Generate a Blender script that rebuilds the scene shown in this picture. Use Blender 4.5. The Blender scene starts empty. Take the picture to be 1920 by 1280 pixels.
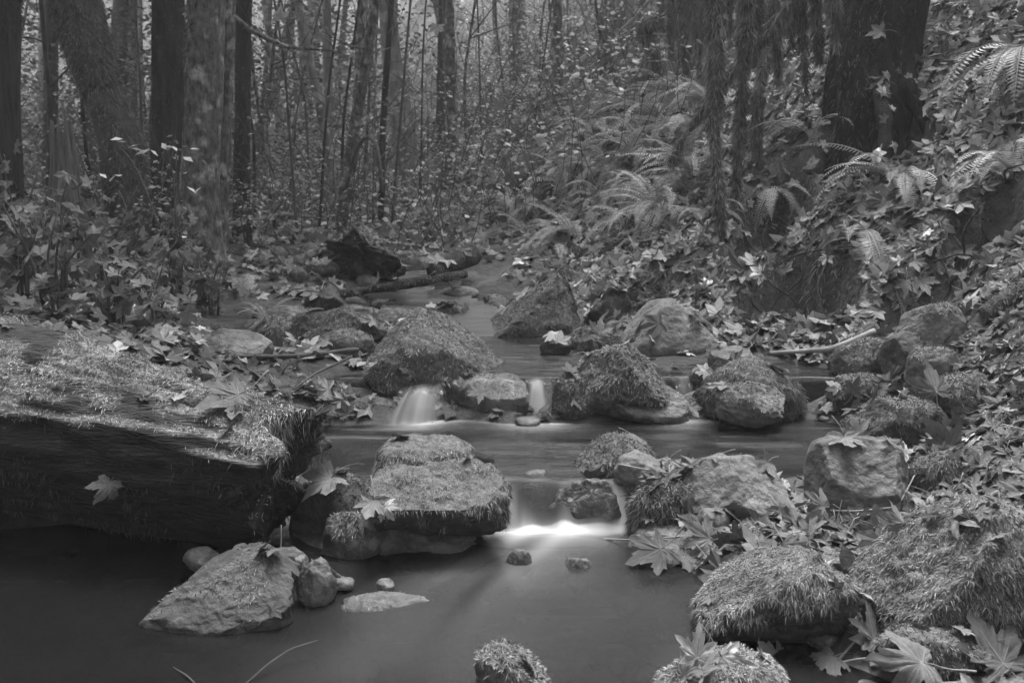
import bpy, math, random
import numpy as np
from mathutils import Vector, Matrix
from mathutils.bvhtree import BVHTree

# ------------------------------------------------------------------ camera, sky, sun, exposure
scene = bpy.context.scene
C = scene.collection
CZ, PITCH, FPX = 1.06, math.radians(9.7), 1700.0        # camera height, tilt, focal length in 1920-wide pixels

cam_data = bpy.data.cameras.new('camera')
cam_data.sensor_width = 36.0
cam_data.lens = 36.0 * FPX / 1920.0
cam_data.clip_start, cam_data.clip_end = 0.05, 400.0
camera = bpy.data.objects.new('camera', cam_data)
camera.location = (0, 0, CZ)
camera.rotation_euler = (math.pi / 2 - PITCH, 0, 0)
C.objects.link(camera)
scene.camera = camera
cam_data.dof.use_dof = True
cam_data.dof.focus_distance = 2.9
cam_data.dof.aperture_fstop = 6.5

SUN_EL, SUN_AZ = math.radians(70), math.radians(14)      # azimuth measured from +Y (upstream) towards +X
world = bpy.data.worlds.new('World'); scene.world = world; world.use_nodes = True
wn = world.node_tree.nodes; wl_ = world.node_tree.links; wn.clear()
sky = wn.new('ShaderNodeTexSky'); sky.sky_type = 'NISHITA'; sky.sun_disc = False
sky.sun_elevation = SUN_EL; sky.sun_rotation = SUN_AZ; sky.dust_density = 4.0
bw = wn.new('ShaderNodeRGBToBW')                          # black-and-white photograph: neutral sky light
bg = wn.new('ShaderNodeBackground'); bg.inputs['Strength'].default_value = 0.15
wo = wn.new('ShaderNodeOutputWorld')
wl_.new(sky.outputs[0], bw.inputs[0]); wl_.new(bw.outputs[0], bg.inputs[0]); wl_.new(bg.outputs[0], wo.inputs[0])

sun_data = bpy.data.lights.new('sun', 'SUN'); sun_data.energy = 1.5; sun_data.angle = math.radians(24)
sun = bpy.data.objects.new('sun', sun_data)
sd = Vector((math.sin(SUN_AZ) * math.cos(SUN_EL), math.cos(SUN_AZ) * math.cos(SUN_EL), math.sin(SUN_EL)))
sun.rotation_euler = sd.to_track_quat('Z', 'Y').to_euler(); sun.location = (4, 6, 14)
C.objects.link(sun)

vs = scene.view_settings
vs.view_transform = 'Standard'; vs.look = 'None'; vs.gamma = 1.0; vs.exposure = 2.6; vs.use_curve_mapping = False
scene.cycles.use_denoising = True
scene.cycles.max_bounces = 6; scene.cycles.diffuse_bounces = 3; scene.cycles.glossy_bounces = 2
scene.cycles.transparent_max_bounces = 8; scene.cycles.transmission_bounces = 2; scene.cycles.volume_bounces = 0
scene.cycles.sample_clamp_indirect = 4.0

rng = np.random.default_rng(11)

# ------------------------------------------------------------------ projection helpers (1920x1280 picture)
CP, SP = math.cos(PITCH), math.sin(PITCH)
def ray(px, py):
    a = (px - 960.0) / FPX; b = (640.0 - py) / FPX
    return np.array([a, CP + b * SP, -SP + b * CP])
def U(px, py, Y):
    d = ray(px, py); t = Y / d[1]
    return np.array([d[0] * t, Y, CZ + d[2] * t])
def Uz(px, py, z):
    d = ray(px, py); t = (z - CZ) / d[2]
    return np.array([d[0] * t, d[1] * t, z])
def project(P):
    P = np.atleast_2d(P) - np.array([0, 0, CZ])
    f = P[:, 1] * CP - P[:, 2] * SP; u = P[:, 1] * SP + P[:, 2] * CP
    f_ = np.where(f > .05, f, .05)
    return 960 + P[:, 0] / f_ * FPX, 640 - u / f_ * FPX, f

# ------------------------------------------------------------------ noise
def _h(ix, iy, iz, seed):
    n = (ix.astype(np.int64) * 374761393 + iy.astype(np.int64) * 668265263 + iz.astype(np.int64) * 2147483647 + seed * 974711) & 0xffffffff
    n = ((n ^ (n >> 13)) * 1274126177) & 0xffffffff
    n = ((n ^ (n >> 16)) * 2246822519) & 0xffffffff
    return ((n ^ (n >> 15)) & 0xffffff).astype(np.float64) / 0xffffff * 2 - 1
def vnoise(P, seed=0):
    P = np.asarray(P, float); i = np.floor(P); f = P - i
    f = f * f * f * (f * (f * 6 - 15) + 10)
    ix, iy, iz = i[:, 0].astype(np.int64), i[:, 1].astype(np.int64), i[:, 2].astype(np.int64)
    r = 0
    for a in (0, 1):
        wx = f[:, 0] if a else 1 - f[:, 0]
        for b in (0, 1):
            wy = f[:, 1] if b else 1 - f[:, 1]
            for c in (0, 1):
                wz = f[:, 2] if c else 1 - f[:, 2]
                r = r + wx * wy * wz * _h(ix + a, iy + b, iz + c, seed)
    return r
def fbm(P, octv=4, seed=0, gain=.5):
    P = np.asarray(P, float); r = 0; a = 1
    for k in range(octv):
        r = r + a * vnoise(P * 2 ** k + 17.3 * k, seed + k); a *= gain
    return r
def sstep(a, b, x):
    t = np.clip((x - a) / (b - a), 0, 1); return t * t * (3 - 2 * t)
def nrm(v):
    return v / np.maximum(np.linalg.norm(v, axis=-1, keepdims=True), 1e-9)

# ------------------------------------------------------------------ mesh + tag helpers
def mesh_data(name, V, F, mats, attrs=None, smooth=True, midx=None):
    V = np.asarray(V, np.float32); me = bpy.data.meshes.new(name)
    Fs = F if isinstance(F, (list, tuple)) else [F]
    Fs = [np.asarray(f, np.int32) for f in Fs if len(f)]
    me.vertices.add(len(V)); me.vertices.foreach_set('co', V.ravel())
    loops = np.concatenate([f.ravel() for f in Fs])
    starts = []; o = 0
    for f in Fs:
        starts.append(np.arange(len(f)) * f.shape[1] + o); o += f.size
    starts = np.concatenate(starts)
    me.loops.add(len(loops)); me.loops.foreach_set('vertex_index', loops)
    me.polygons.add(len(starts)); me.polygons.foreach_set('loop_start', starts.astype(np.int32))
    for m in (mats if isinstance(mats, (list, tuple)) else [mats]): me.materials.append(m)
    if midx is not None: me.polygons.foreach_set('material_index', np.asarray(midx, np.int32))
    me.polygons.foreach_set('use_smooth', np.full(len(starts), smooth))
    for k, a in (attrs or {}).items():
        at = me.attributes.new(k, 'FLOAT', 'POINT'); at.data.foreach_set('value', np.asarray(a, np.float32))
    me.update(calc_edges=True)
    return me
def link(name, data, parent=None, loc=None):
    o = bpy.data.objects.new(name, data); C.objects.link(o)
    if loc is not None: o.location = tuple(float(c) for c in loc)
    if parent is not None: o.parent = parent
    return o
def tag(o, label=None, cat=None, group=None, kind=None):
    if label: o['label'] = label
    if cat: o['category'] = cat
    if group: o['group'] = group
    if kind: o['kind'] = kind
    return o
def part(name, V, F, mat, parent, base=(0, 0, 0), attrs=None, smooth=True, kind=None):
    o = link(name, mesh_data(name, np.asarray(V) - np.asarray(base), F, mat, attrs, smooth), parent)
    if kind: o['kind'] = kind
    return o
def thing(name, loc, label, cat, group=None):
    return tag(link(name, None, None, loc), label, cat, group)

# ------------------------------------------------------------------ materials (greys: the photograph is black and white)
def mk_mat(name, lo, hi, scale=6.0, rough=.85, spec=.25, bump=0.0, bscale=40.0, attr=None, rand=None,
           moss=None, stretch=None, translucent=0.0, coord='Object', detail=6.0, contrast=(.3, .7), lich=None):
    m = bpy.data.materials.new(name); m.use_nodes = True
    N, L = m.node_tree.nodes, m.node_tree.links; N.clear()
    out = N.new('ShaderNodeOutputMaterial'); p = N.new('ShaderNodeBsdfPrincipled')
    p.inputs['Roughness'].default_value = rough; p.inputs['Specular IOR Level'].default_value = spec
    tc = N.new('ShaderNodeTexCoord'); vec = tc.outputs[coord]
    if stretch:
        mp = N.new('ShaderNodeMapping'); mp.inputs['Scale'].default_value = stretch
        L.new(vec, mp.inputs['Vector']); vec = mp.outputs[0]
    nz = N.new('ShaderNodeTexNoise'); nz.inputs['Scale'].default_value = scale; nz.inputs['Detail'].default_value = detail
    nz.inputs['Roughness'].default_value = .62
    L.new(vec, nz.inputs['Vector'])
    mr = N.new('ShaderNodeMapRange'); mr.inputs['From Min'].default_value, mr.inputs['From Max'].default_value = contrast
    mr.inputs['To Min'].default_value, mr.inputs['To Max'].default_value = lo, hi
    L.new(nz.outputs['Fac'], mr.inputs['Value']); val = mr.outputs[0]
    def math_(op, a, b):
        n = N.new('ShaderNodeMath'); n.operation = op
        for k, x in enumerate((a, b)):
            if isinstance(x, (int, float)): n.inputs[k].default_value = x
            else: L.new(x, n.inputs[k])
        return n.outputs[0]
    def mix_(f, a, b):
        n = N.new('ShaderNodeMapRange'); L.new(f, n.inputs['Value'])
        for k, x in (('To Min', a), ('To Max', b)):
            if isinstance(x, (int, float)): n.inputs[k].default_value = x
            else: L.new(x, n.inputs[k])
        return n.outputs[0]
    if lich:                                             # pale lichen blotches: (colour, noise scale, threshold)
        n2 = N.new('ShaderNodeTexNoise'); n2.inputs['Scale'].default_value = lich[1]; n2.inputs['Detail'].default_value = 5
        L.new(tc.outputs[coord], n2.inputs['Vector'])
        r2 = N.new('ShaderNodeMapRange'); r2.interpolation_type = 'SMOOTHSTEP'
        r2.inputs['From Min'].default_value = lich[2]; r2.inputs['From Max'].default_value = lich[2] + .12
        L.new(n2.outputs['Fac'], r2.inputs['Value'])
        val = mix_(r2.outputs[0], val, math_('MULTIPLY', val, lich[0]))
    if attr:
        a = N.new('ShaderNodeAttribute'); a.attribute_name = attr; val = math_('MULTIPLY', val, a.outputs['Fac'])
    if rand:
        oi = N.new('ShaderNodeObjectInfo'); val = math_('MULTIPLY', val, mix_(oi.outputs['Random'], rand[0], rand[1]))
    if moss:
        a = N.new('ShaderNodeAttribute'); a.attribute_name = 'moss'
        n3 = N.new('ShaderNodeTexNoise'); n3.inputs['Scale'].default_value = 55; n3.inputs['Detail'].default_value = 4
        L.new(tc.outputs[coord], n3.inputs['Vector'])
        mm = N.new('ShaderNodeMapRange'); mm.inputs['From Min'].default_value = .3; mm.inputs['From Max'].default_value = .7
        mm.inputs['To Min'].default_value = moss * .45; mm.inputs['To Max'].default_value = moss * 1.25
        L.new(n3.outputs['Fac'], mm.inputs['Value'])
        val = mix_(a.outputs['Fac'], val, mm.outputs[0])
    L.new(val, p.inputs['Base Color'])
    if bump:
        nb = N.new('ShaderNodeTexNoise'); nb.inputs['Scale'].default_value = bscale; nb.inputs['Detail'].default_value = 7
        L.new(vec, nb.inputs['Vector'])
        bp = N.new('ShaderNodeBump'); bp.inputs['Strength'].default_value = bump; bp.inputs['Distance'].default_value = .02
        L.new(nb.outputs['Fac'], bp.inputs['Height']); L.new(bp.outputs[0], p.inputs['Normal'])
    if translucent:
        t = N.new('ShaderNodeBsdfTranslucent'); L.new(val, t.inputs['Color'])
        mx = N.new('ShaderNodeMixShader'); mx.inputs[0].default_value = translucent
        L.new(p.outputs[0], mx.inputs[1]); L.new(t.outputs[0], mx.inputs[2]); L.new(mx.outputs[0], out.inputs[0])
    else:
        L.new(p.outputs[0], out.inputs[0])
    return m

M = {}
M['soil'] = mk_mat('soil', .035, .12, 9, bump=.9, bscale=30, attr='shade')
M['rock'] = mk_mat('rock', .06, .18, 9, .7, .3, .8, 34, moss=.12, lich=(1.35, 14, .54), contrast=(.36, .64))
M['rock_pale'] = mk_mat('rock_pale', .10, .21, 8, .8, .25, .8, 36, moss=.14, lich=(1.3, 12, .54), contrast=(.36, .64))
M['rock_wet'] = mk_mat('rock_wet', .03, .13, 10, .42, .45, .9, 34, moss=.08, lich=(2.2, 20, .56), contrast=(.36, .64))
M['rock_dark'] = mk_mat('rock_dark', .03, .10, 9, .75, .3, .8, 30, moss=.13)
M['moss'] = mk_mat('moss', .75, 1.25, 9, .9, .15, attr='shade')
M['bark'] = mk_mat('bark', .05, .19, 16, .9, .2, 1.0, 45, stretch=(1.6, 1.6, .8), lich=(2.3, 9, .5), contrast=(.36, .64))
M['bark_dark'] = mk_mat('bark_dark', .025, .07, 6, .9, .2, 1.0, 24, stretch=(3, 3, .5))
M['bark_black'] = mk_mat('bark_black', .008, .03, 6, .95, .1, 1.0, 24, stretch=(3, 3, .5))
M['rock_strat'] = mk_mat('rock_strat', .03, .15, 5, .5, .35, .4, 18, stretch=(2.5, 2.5, 6), moss=.1, lich=(1.6, 20, .56), contrast=(.36, .64))
M['bark_pale'] = mk_mat('bark_pale', .12, .28, 6, .9, .2, .8, 30, stretch=(3, 3, .7), lich=(1.7, 5, .52))
M['bark_moss'] = mk_mat('bark_moss', .07, .15, 12, .95, .1, 1.0, 60)
M['snag'] = mk_mat('snag', .10, .26, 7, .9, .15, 1.0, 22, stretch=(6, 6, .35))
M['wood'] = mk_mat('wood', .012, .045, 10, .62, .3, 1.0, 30, stretch=(.5, 4, 4), moss=.30, lich=(1.8, 7, .6))
M['rot'] = mk_mat('rot', .02, .075, 9, .85, .2, 1.0, 22, moss=.2)
M['twig'] = mk_mat('twig', .05, .13, 8, .85, .2)
M['twig_pale'] = mk_mat('twig_pale', .2, .36, 8, .8, .2)
M['leaf'] = mk_mat('leaf', .095, .165, 10, .62, .3, .35, 60, rand=(.6, 1.25), translucent=.15, contrast=(.25, .75))
M['leaf_pale'] = mk_mat('leaf_pale', .33, .46, 8, .6, .3, .3, 60, translucent=.15)
M['leaf_mid'] = mk_mat('leaf_mid', .15, .23, 8, .55, .35, .35, 60, translucent=.15)
M['vein'] = mk_mat('vein', .15, .24, 8, .7, .2, rand=(.8, 1.2))
M['litter'] = mk_mat('litter', .75, 1.2, 14, .7, .25, .25, 60, attr='shade', translucent=.15)
M['fern'] = mk_mat('fern', .30, .46, 7, .6, .3, rand=(.75, 1.3), translucent=.2)
M['fern_near'] = mk_mat('fern_near', .26, .38, 7, .5, .35, rand=(.85, 1.2), translucent=.2)
M['foliage'] = mk_mat('foliage', .8, 1.2, 5, .65, .25, attr='shade', translucent=.25)
# ------------------------------------------------------------------ terrain: surface through surveyed points
W0 = 3.0
def us(x, y):
    r = np.sqrt(y * y + W0 * W0); return x / r, np.arcsinh(y / W0), r
pts = []
for p in [(1560,680,4.0),(1750,745,3.35),(1900,730,3.0),(1900,600,3.5),(1250,570,5.0),(1400,630,4.4),(1150,570,5.3),(1000,545,6.0),
          (900,505,7.2),(1450,520,4.8),(1600,450,4.7),(1750,440,4.45),(1900,420,4.2),(1600,300,5.3),(1750,270,5.1),(1900,220,4.8),
          (1750,100,5.9),(1900,0,5.8),(1650,20,6.9),(1400,370,5.9),(1400,170,7.4),(1400,0,9.5),(1250,430,6.1),(1250,270,8.2),
          (1250,120,10.5),(1250,0,13.5),(1100,460,7.0),(1100,310,9.2),(1100,180,12),(1100,60,17),(950,420,8.8),(950,300,12.5),
          (950,170,19),(950,20,30),(800,440,9.2),(800,350,13.5),(800,220,23),(800,50,34),(650,440,9.6),(650,380,14.5),(650,280,26),
          (650,60,40),(500,445,8.8),(500,405,12.5),(500,340,22),(500,230,33),(500,30,44),(350,470,7.3),(300,430,10.5),(300,370,17),
          (300,250,30),(300,30,44),(150,520,5.3),(100,440,8.6),(100,380,14),(100,260,27),(100,30,44),(0,570,4.0),(0,460,7.3),(0,390,12.5),
          (250,600,4.0),(400,655,4.1),(470,640,4.7),(450,560,5.7),(550,510,6.0)]:
    pts.append(U(*p))
pts += [np.array(p, float) for p in [
    # stream bed: lower pool, slide, middle pool, dam, upper pool, upstream
    (-1.6,1.5,-.14),(-.8,1.6,-.2),(0,1.5,-.2),(.3,1.75,-.15),(-.3,2.1,-.2),(-1.2,2.2,-.2),(.25,2.12,-.14),(-2.0,2.3,-.1),
    (.1,2.4,-.05),(.17,2.63,.0),(.17,2.76,.08),(-.1,2.35,-.1),(-.7,3.25,.03),(0,3.15,.02),(.05,2.85,.04),(.6,3.28,.04),(1.15,3.35,.06),(-.45,2.95,.04),
    (-.75,3.66,.26),(0,3.66,.2),(.7,3.66,.2),(.15,4.2,.15),(-.05,3.9,.19),(.2,4.65,.18),(-.85,3.95,.32),(-.95,4.4,.36),
    (-.35,5.2,.27),(-.75,6,.33),(-1.0,7,.43),(-1.5,9,.66),
    # banks and the stony bar
    (.45,2.68,.16),(.8,2.62,.13),(1.2,2.72,.19),(1.0,2.45,.1),(.52,2.3,.05),(.25,2.45,-.08),(.32,2.3,-.1),(.32,2.56,-.05),(.2,2.55,-.05),(0,2.5,-.08),(.7,2.2,.08),(1.1,2.0,.13),(.75,1.7,.0),(.6,1.45,-.06),(1.6,2.3,.33),
    (1.3,1.5,.08),(1.55,3.15,.24),(1.45,3.6,.24),(-.42,2.55,.06),(-.5,2.3,-.08),(.75,4.2,.3),(.55,3.85,.28),(-.35,4.1,.26),
    (-2.0,2.95,.25),(-1.2,2.95,.15),(-.75,2.75,.03),(-2.6,3.1,.5),(-1.4,3.4,.42),(-.95,3.45,.2),
    # beyond the frame
    (3,2,1.5),(3,3,1.9),(4,5,3.4),(6.5,8,6.2),(9,10,9),(2.5,.5,.8),(1.5,.3,.3),(3,-2,1.2),(-3,2,.55),(-4,4,.9),(-3,0,.6),(-7,8,1.8),
    (-12,12,2.8),(0,.5,-.2),(0,-2,-.25),(-1.5,0,.1),(0,-5,-.3),(20,40,25),(-35,45,13),(-35,25,8),(20,20,18),(0,60,20),(-25,60,20)]]
pts = np.array(pts)
_u, _s, _r = us(pts[:, 0], pts[:, 1])
_A = np.stack([_u, _s], 1); _zr = (pts[:, 2] - CZ) / _r
def _phi(a, b):
    d2 = ((a[:, None, :] - b[None, :, :]) ** 2).sum(-1); return np.sqrt(d2 + .06 ** 2)
_K = _phi(_A, _A); _n = len(_A)
_S = np.zeros((_n + 1, _n + 1)); _S[:_n, :_n] = _K - 2e-3 * np.eye(_n); _S[:_n, _n] = 1; _S[_n, :_n] = 1
_w = np.linalg.solve(_S, np.append(_zr, 0))
def H(x, y):
    x = np.asarray(x, float); y = np.asarray(y, float); u, s, r = us(x, y); out = np.empty(len(x))
    for k in range(0, len(x), 40000):
        q = np.stack([u[k:k + 40000], s[k:k + 40000]], 1)
        out[k:k + 40000] = _phi(q, _A) @ _w[:_n] + _w[_n]
    z = out * r + CZ
    P = np.stack([x, y, np.zeros_like(x)], 1)
    amp = np.clip(.022 + .016 * np.maximum(y - 3, 0) + .05 * sstep(1.6, 3.0, x), 0, .35)
    z += amp * fbm(P * 1.7, 4, 5) * (.6 + .4 * vnoise(P * .7, 9)) + .35 * amp * fbm(P * 6, 2, 31)
    for (hx, hy, rx, ry, dz) in HOLLOWS:
        z -= 1.5 * dz * np.exp(-(((x - hx) / rx) ** 4 + ((y - hy) / ry) ** 4))
    return z
# dark undercuts in the right bank
HOLLOWS = []
for (px, py, Y, wpx, ry, dz) in [(1455, 545, 4.75, 70, .16, .24), (1545, 560, 4.55, 50, .18, .24), (1730, 520, 4.15, 70, .14, .2), (1235, 505, 5.4, 70, .2, .22),
                                (1640, 245, 5.6, 70, .35, .45), (1480, 300, 5.6, 60, .3, .3), (1860, 385, 4.35, 70, .12, .18), (1430, 400, 5.4, 60, .25, .3)]:
    q = U(px, py, Y); HOLLOWS.append((q[0], q[1], wpx / FPX * Y, ry, dz))

def in_hollow(x, y):
    w = np.zeros(len(x))
    for (hx, hy, rx, ry, dz) in HOLLOWS: w = np.maximum(w, np.exp(-(((x - hx) / rx) ** 4 + ((y - hy) / ry) ** 4)))
    return w

def grid(nu, ns, umax, y0, y1):
    u = np.linspace(-umax, umax, nu); s = np.linspace(np.arcsinh(y0 / W0), np.arcsinh(y1 / W0), ns)
    S_, U_ = np.meshgrid(s, u, indexing='ij'); y = W0 * np.sinh(S_).ravel(); x = U_.ravel() * np.sqrt(y * y + W0 * W0)
    i = np.arange((ns - 1) * nu).reshape(ns - 1, nu)[:, :-1].ravel()
    return x, y, np.stack([i, i + 1, i + nu + 1, i + nu], 1)
gx, gy, gF = grid(340, 350, 1.15, -5.0, 62.0)
gz = H(gx, gy)
TV = np.stack([gx, gy, gz], 1)
gshade = .75 + .5 * vnoise(TV * 2.3, 77)
ground = link('ground', mesh_data('ground', TV, gF, M['soil'], {'shade': gshade}))
tag(ground, kind='structure')
terrain_bvh = BVHTree.FromPolygons(TV.tolist(), gF.tolist())
def hz(x, y): return float(H(np.array([x]), np.array([y]))[0])
def ground_hit(px, py):
    d = ray(px, py); h = terrain_bvh.ray_cast(Vector((0, 0, CZ)), Vector(d).normalized())
    return (np.array(h[0]) if h[0] is not None else U(px, py, 20)), (np.array(h[1]) if h[1] is not None else np.array([0, 0, 1.]))

# ------------------------------------------------------------------ water
def wlev(x, y):
    wob = .03 * vnoise(np.stack([x * 6, x * 0, x * 0], 1), 3)
    yy = y + np.where((y > 3.3) & (y < 3.9), wob, 0)
    yy = yy + np.where((y > 2.3) & (y < 3.1), .045 * vnoise(np.stack([x * 7, x * 0 + 5, x * 0], 1), 23) + .02 * vnoise(np.stack([x * 19, x * 0 + 5, x * 0], 1), 24), 0)
    yy = yy - .5 * (1 - sstep(-.5, -.15, x)) * (y < 3.4)          # the lower pool reaches farther up under the log
    z = np.interp(yy, [-6, 2.0, 3.66, 3.68, 3.71, 3.735, 4.8, 5.3, 6, 7, 8, 13], [-.05, 0, 0, .06, .115, .13, .13, .195, .245, .315, .36, .36])
    z = z + .03 * sstep(1.3, 2.6, yy) + .11 * sstep(2.59, 2.80, yy)
    z = z + .010 * np.exp(-(((x - .08) / .17) ** 2 + ((y - 2.57) / .06) ** 2))       # the boil where the slide meets the lower pool
    P = np.stack([x, y, x * 0], 1)
    z = z + .004 * vnoise(P * np.array([5, 9, 1]), 8) * sstep(2.7, 2.9, y) + .003 * vnoise(P * np.array([5, 5, 1]), 18)
    return z
def blob(x, y, px, py, z, wpx, hpx, a, rot=0.0, pw=2):
    c = Uz(px, py, z); e = Uz(px + wpx, py, z); g = Uz(px, py - hpx, z)
    dx, dy = x - c[0], y - c[1]; cr, sr = math.cos(rot), math.sin(rot)
    X, Y = dx * cr + dy * sr, -dx * sr + dy * cr
    return a * np.exp(-((np.abs(X) / abs(e[0] - c[0])) ** pw + (np.abs(Y) / abs(g[1] - c[1])) ** pw))
ys = np.concatenate([np.arange(.9, 2.2, .02), np.arange(2.2, 2.75, .01), np.arange(2.75, 3.5, .016), np.arange(3.5, 3.64, .014), np.arange(3.64, 3.76, .006), np.arange(3.76, 4.9, .025), np.arange(4.9, 12, .08)])
xs = np.concatenate([np.arange(-4.0, -1.7, .06), np.arange(-1.7, 1.9, .014), np.arange(1.9, 2.6, .05)])
YY, XX = np.meshgrid(ys, xs, indexing='ij'); wx, wy = XX.ravel(), YY.ravel(); wz = wlev(wx, wy)
tz = H(wx, wy)
foam = np.zeros_like(wx)
for b in [
          (850, 1190, 0, 150, 50, .03), (640, 1260, 0, 220, 60, .025), (930, 1260, 0, 220, 50, .02), (1130, 1160, 0, 140, 60, .02)]:
    foam += blob(wx, wy, *b)
PW = np.stack([wx, wy, wx * 0], 1)
dd = np.maximum(2.60 - wy, 0); xc = .115 - .8 * dd + .42 * dd * dd; flow_x = (wx - xc) / (.11 + .17 * dd)
streak = .68 + .5 * fbm(np.stack([flow_x * 1.6 + 3, dd * 2.2, wx * 0], 1), 2, 44)                                             # long silky threads along the current
foam += .62 * np.exp(-np.abs((wy - 2.59 - .25 * (wx - .1) ** 2) / .032) ** 1.6) * np.exp(-np.abs((wx - .085) / .19) ** 3)                  # bright crest below the slab
foam += np.where(wy < 2.62, .55 * np.exp(-dd / .16) + .14 * np.exp(-dd / .6), 0) * np.exp(-np.abs(flow_x) ** 2) * streak                # silky run-out
foam += np.where(wy < 2.62, .20 * np.exp(-dd / .12), 0) * np.exp(-((wx - .24) / .09) ** 2)
ch = sstep(2.56, 2.62, wy) * (1 - sstep(2.72, 2.82, wy)); th_ = .6 + .5 * vnoise(np.stack([wx * 60, wy * 6, wx * 0], 1), 45)
foam += ch * th_ * (.55 * np.exp(-((wx - (.035 - .5 * (wy - 2.62))) / .034) ** 2) + .45 * np.exp(-((wx - .335) / .024) ** 2) + .10 * np.exp(-((wx - .18) / .1) ** 2))    # chutes either side of it
for (fx, sx_, a_) in ((.085, .15, 1.25), (-.355, .12, 1.0), (.66, .09, .45)): foam += a_ * np.exp(-((wx - fx) / sx_) ** 2) * (np.exp(-((wy - 3.50) / .035) ** 2) + .3 * np.exp(-((wy - 3.44) / .08) ** 2))   # foam under the falls
foam += np.clip(-.002 + .04 * fbm(PW * (2.6, 5, 1), 2, 48), 0, .05) * (1 - sstep(2.5, 2.6, wy)) * sstep(-.75, -.3, wx)     # drifting froth in the lower pool
foam += np.clip(.008 + .022 * fbm(PW * (4, 14, 1), 2, 52), 0, .05) * sstep(2.7, 2.8, wy) * (1 - sstep(3.6, 3.66, wy))     # and a faint pale tone over the middle pool
# falling curtains over the dam
fall = sstep(3.66, 3.68, wy) * (1 - sstep(3.72, 3.76, wy))
for (px0, px1, a) in [(1262, 1298, .2)]:
    xa, xb = U(px0, 750, 3.7)[0], U(px1, 750, 3.7)[0]
    st = .55 + .45 * vnoise(np.stack([wx * 55, wx * 0, wx * 0], 1), 12)
    foam += a * fall * sstep(xa - .02, xa + .02, wx) * (1 - sstep(xb - .02, xb + .02, wx)) * st
nu = len(xs); i = np.arange((len(ys) - 1) * nu).reshape(-1, nu)[:, :-1].ravel(); wF = np.stack([i, i + 1, i + nu + 1, i + nu], 1)
cxs = np.interp(wy, [4.6, 5.2, 6, 7, 8, 10], [.1, -.3, -.72, -1.0, -1.2, -1.6]); chan = (wy < 4.9) | (np.abs(wx - cxs) < .36)
keep = ((wz - tz)[wF].max(1) > -.01) & chan[wF].all(1); wF = wF[keep]
used = np.unique(wF); remap = np.full(len(wx), -1); remap[used] = np.arange(len(used)); wF = remap[wF]
WV = np.stack([wx, wy, wz], 1)[used]; foam = np.clip(foam[used] * .62, 0, 1)
ee = .01; steep = .2 + .55 * np.clip(np.abs(wlev(WV[:, 0], WV[:, 1] + ee) - wlev(WV[:, 0], WV[:, 1] - ee)) / (2 * ee) * 2.2, 0, 1)      # broken water on the drops
def water_mat():
    m = bpy.data.materials.new('water'); m.use_nodes = True; N, L = m.node_tree.nodes, m.node_tree.links; N.clear()
    out = N.new('ShaderNodeOutputMaterial')
    tr = N.new('ShaderNodeBsdfTransparent'); tr.inputs[0].default_value = (.15, .15, .15, 1)
    mk = N.new('ShaderNodeBsdfDiffuse'); mk.inputs[0].default_value = (.02, .02, .02, 1)      # suspended silt
    body = N.new('ShaderNodeMixShader'); body.inputs[0].default_value = .3
    gl = N.new('ShaderNodeBsdfGlossy'); ga = N.new('ShaderNodeAttribute'); ga.attribute_name = 'gloss'; L.new(ga.outputs['Fac'], gl.inputs['Roughness']); gl.inputs[0].default_value = (.75, .75, .75, 1)
    fr = N.new('ShaderNodeFresnel'); fr.inputs[0].default_value = 1.34
    tc = N.new('ShaderNodeTexCoord'); mp = N.new('ShaderNodeMapping'); mp.inputs['Scale'].default_value = (3.2, 11, 1)
    nz = N.new('ShaderNodeTexNoise'); nz.inputs['Scale'].default_value = 1.6; nz.inputs['Detail'].default_value = 3; nz.inputs['Distortion'].default_value = .6
    L.new(tc.outputs['Object'], mp.inputs[0]); L.new(mp.outputs[0], nz.inputs['Vector'])
    bp = N.new('ShaderNodeBump'); rp = N.new('ShaderNodeAttribute'); rp.attribute_name = 'ripple'; L.new(rp.outputs['Fac'], bp.inputs['Strength']); bp.inputs['Distance'].default_value = .03
    L.new(nz.outputs['Fac'], bp.inputs['Height']); L.new(bp.outputs[0], gl.inputs['Normal']); L.new(bp.outputs[0], fr.inputs['Normal'])
    mx = N.new('ShaderNodeMixShader'); L.new(fr.outputs[0], mx.inputs[0]); L.new(tr.outputs[0], body.inputs[1]); L.new(mk.outputs[0], body.inputs[2])
    L.new(body.outputs[0], mx.inputs[1]); L.new(gl.outputs[0], mx.inputs[2])
    fo = N.new('ShaderNodeBsdfDiffuse'); fo.inputs[0].default_value = (.72, .72, .72, 1)
    at = N.new('ShaderNodeAttribute'); at.attribute_name = 'foam'
    m2 = N.new('ShaderNodeMixShader'); L.new(at.outputs['Fac'], m2.inputs[0]); L.new(mx.outputs[0], m2.inputs[1]); L.new(fo.outputs[0], m2.inputs[2])
    L.new(m2.outputs[0], out.inputs[0]); return m
M['water'] = water_mat()
stream = tag(link('stream_water', mesh_data('stream_water', WV, wF, M['water'], {'foam': foam, 'ripple': .06 + .34 * sstep(2.62, 2.8, WV[:, 1]) - .3 * sstep(3.8, 4.8, WV[:, 1]), 'gloss': steep})), kind='structure')

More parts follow.
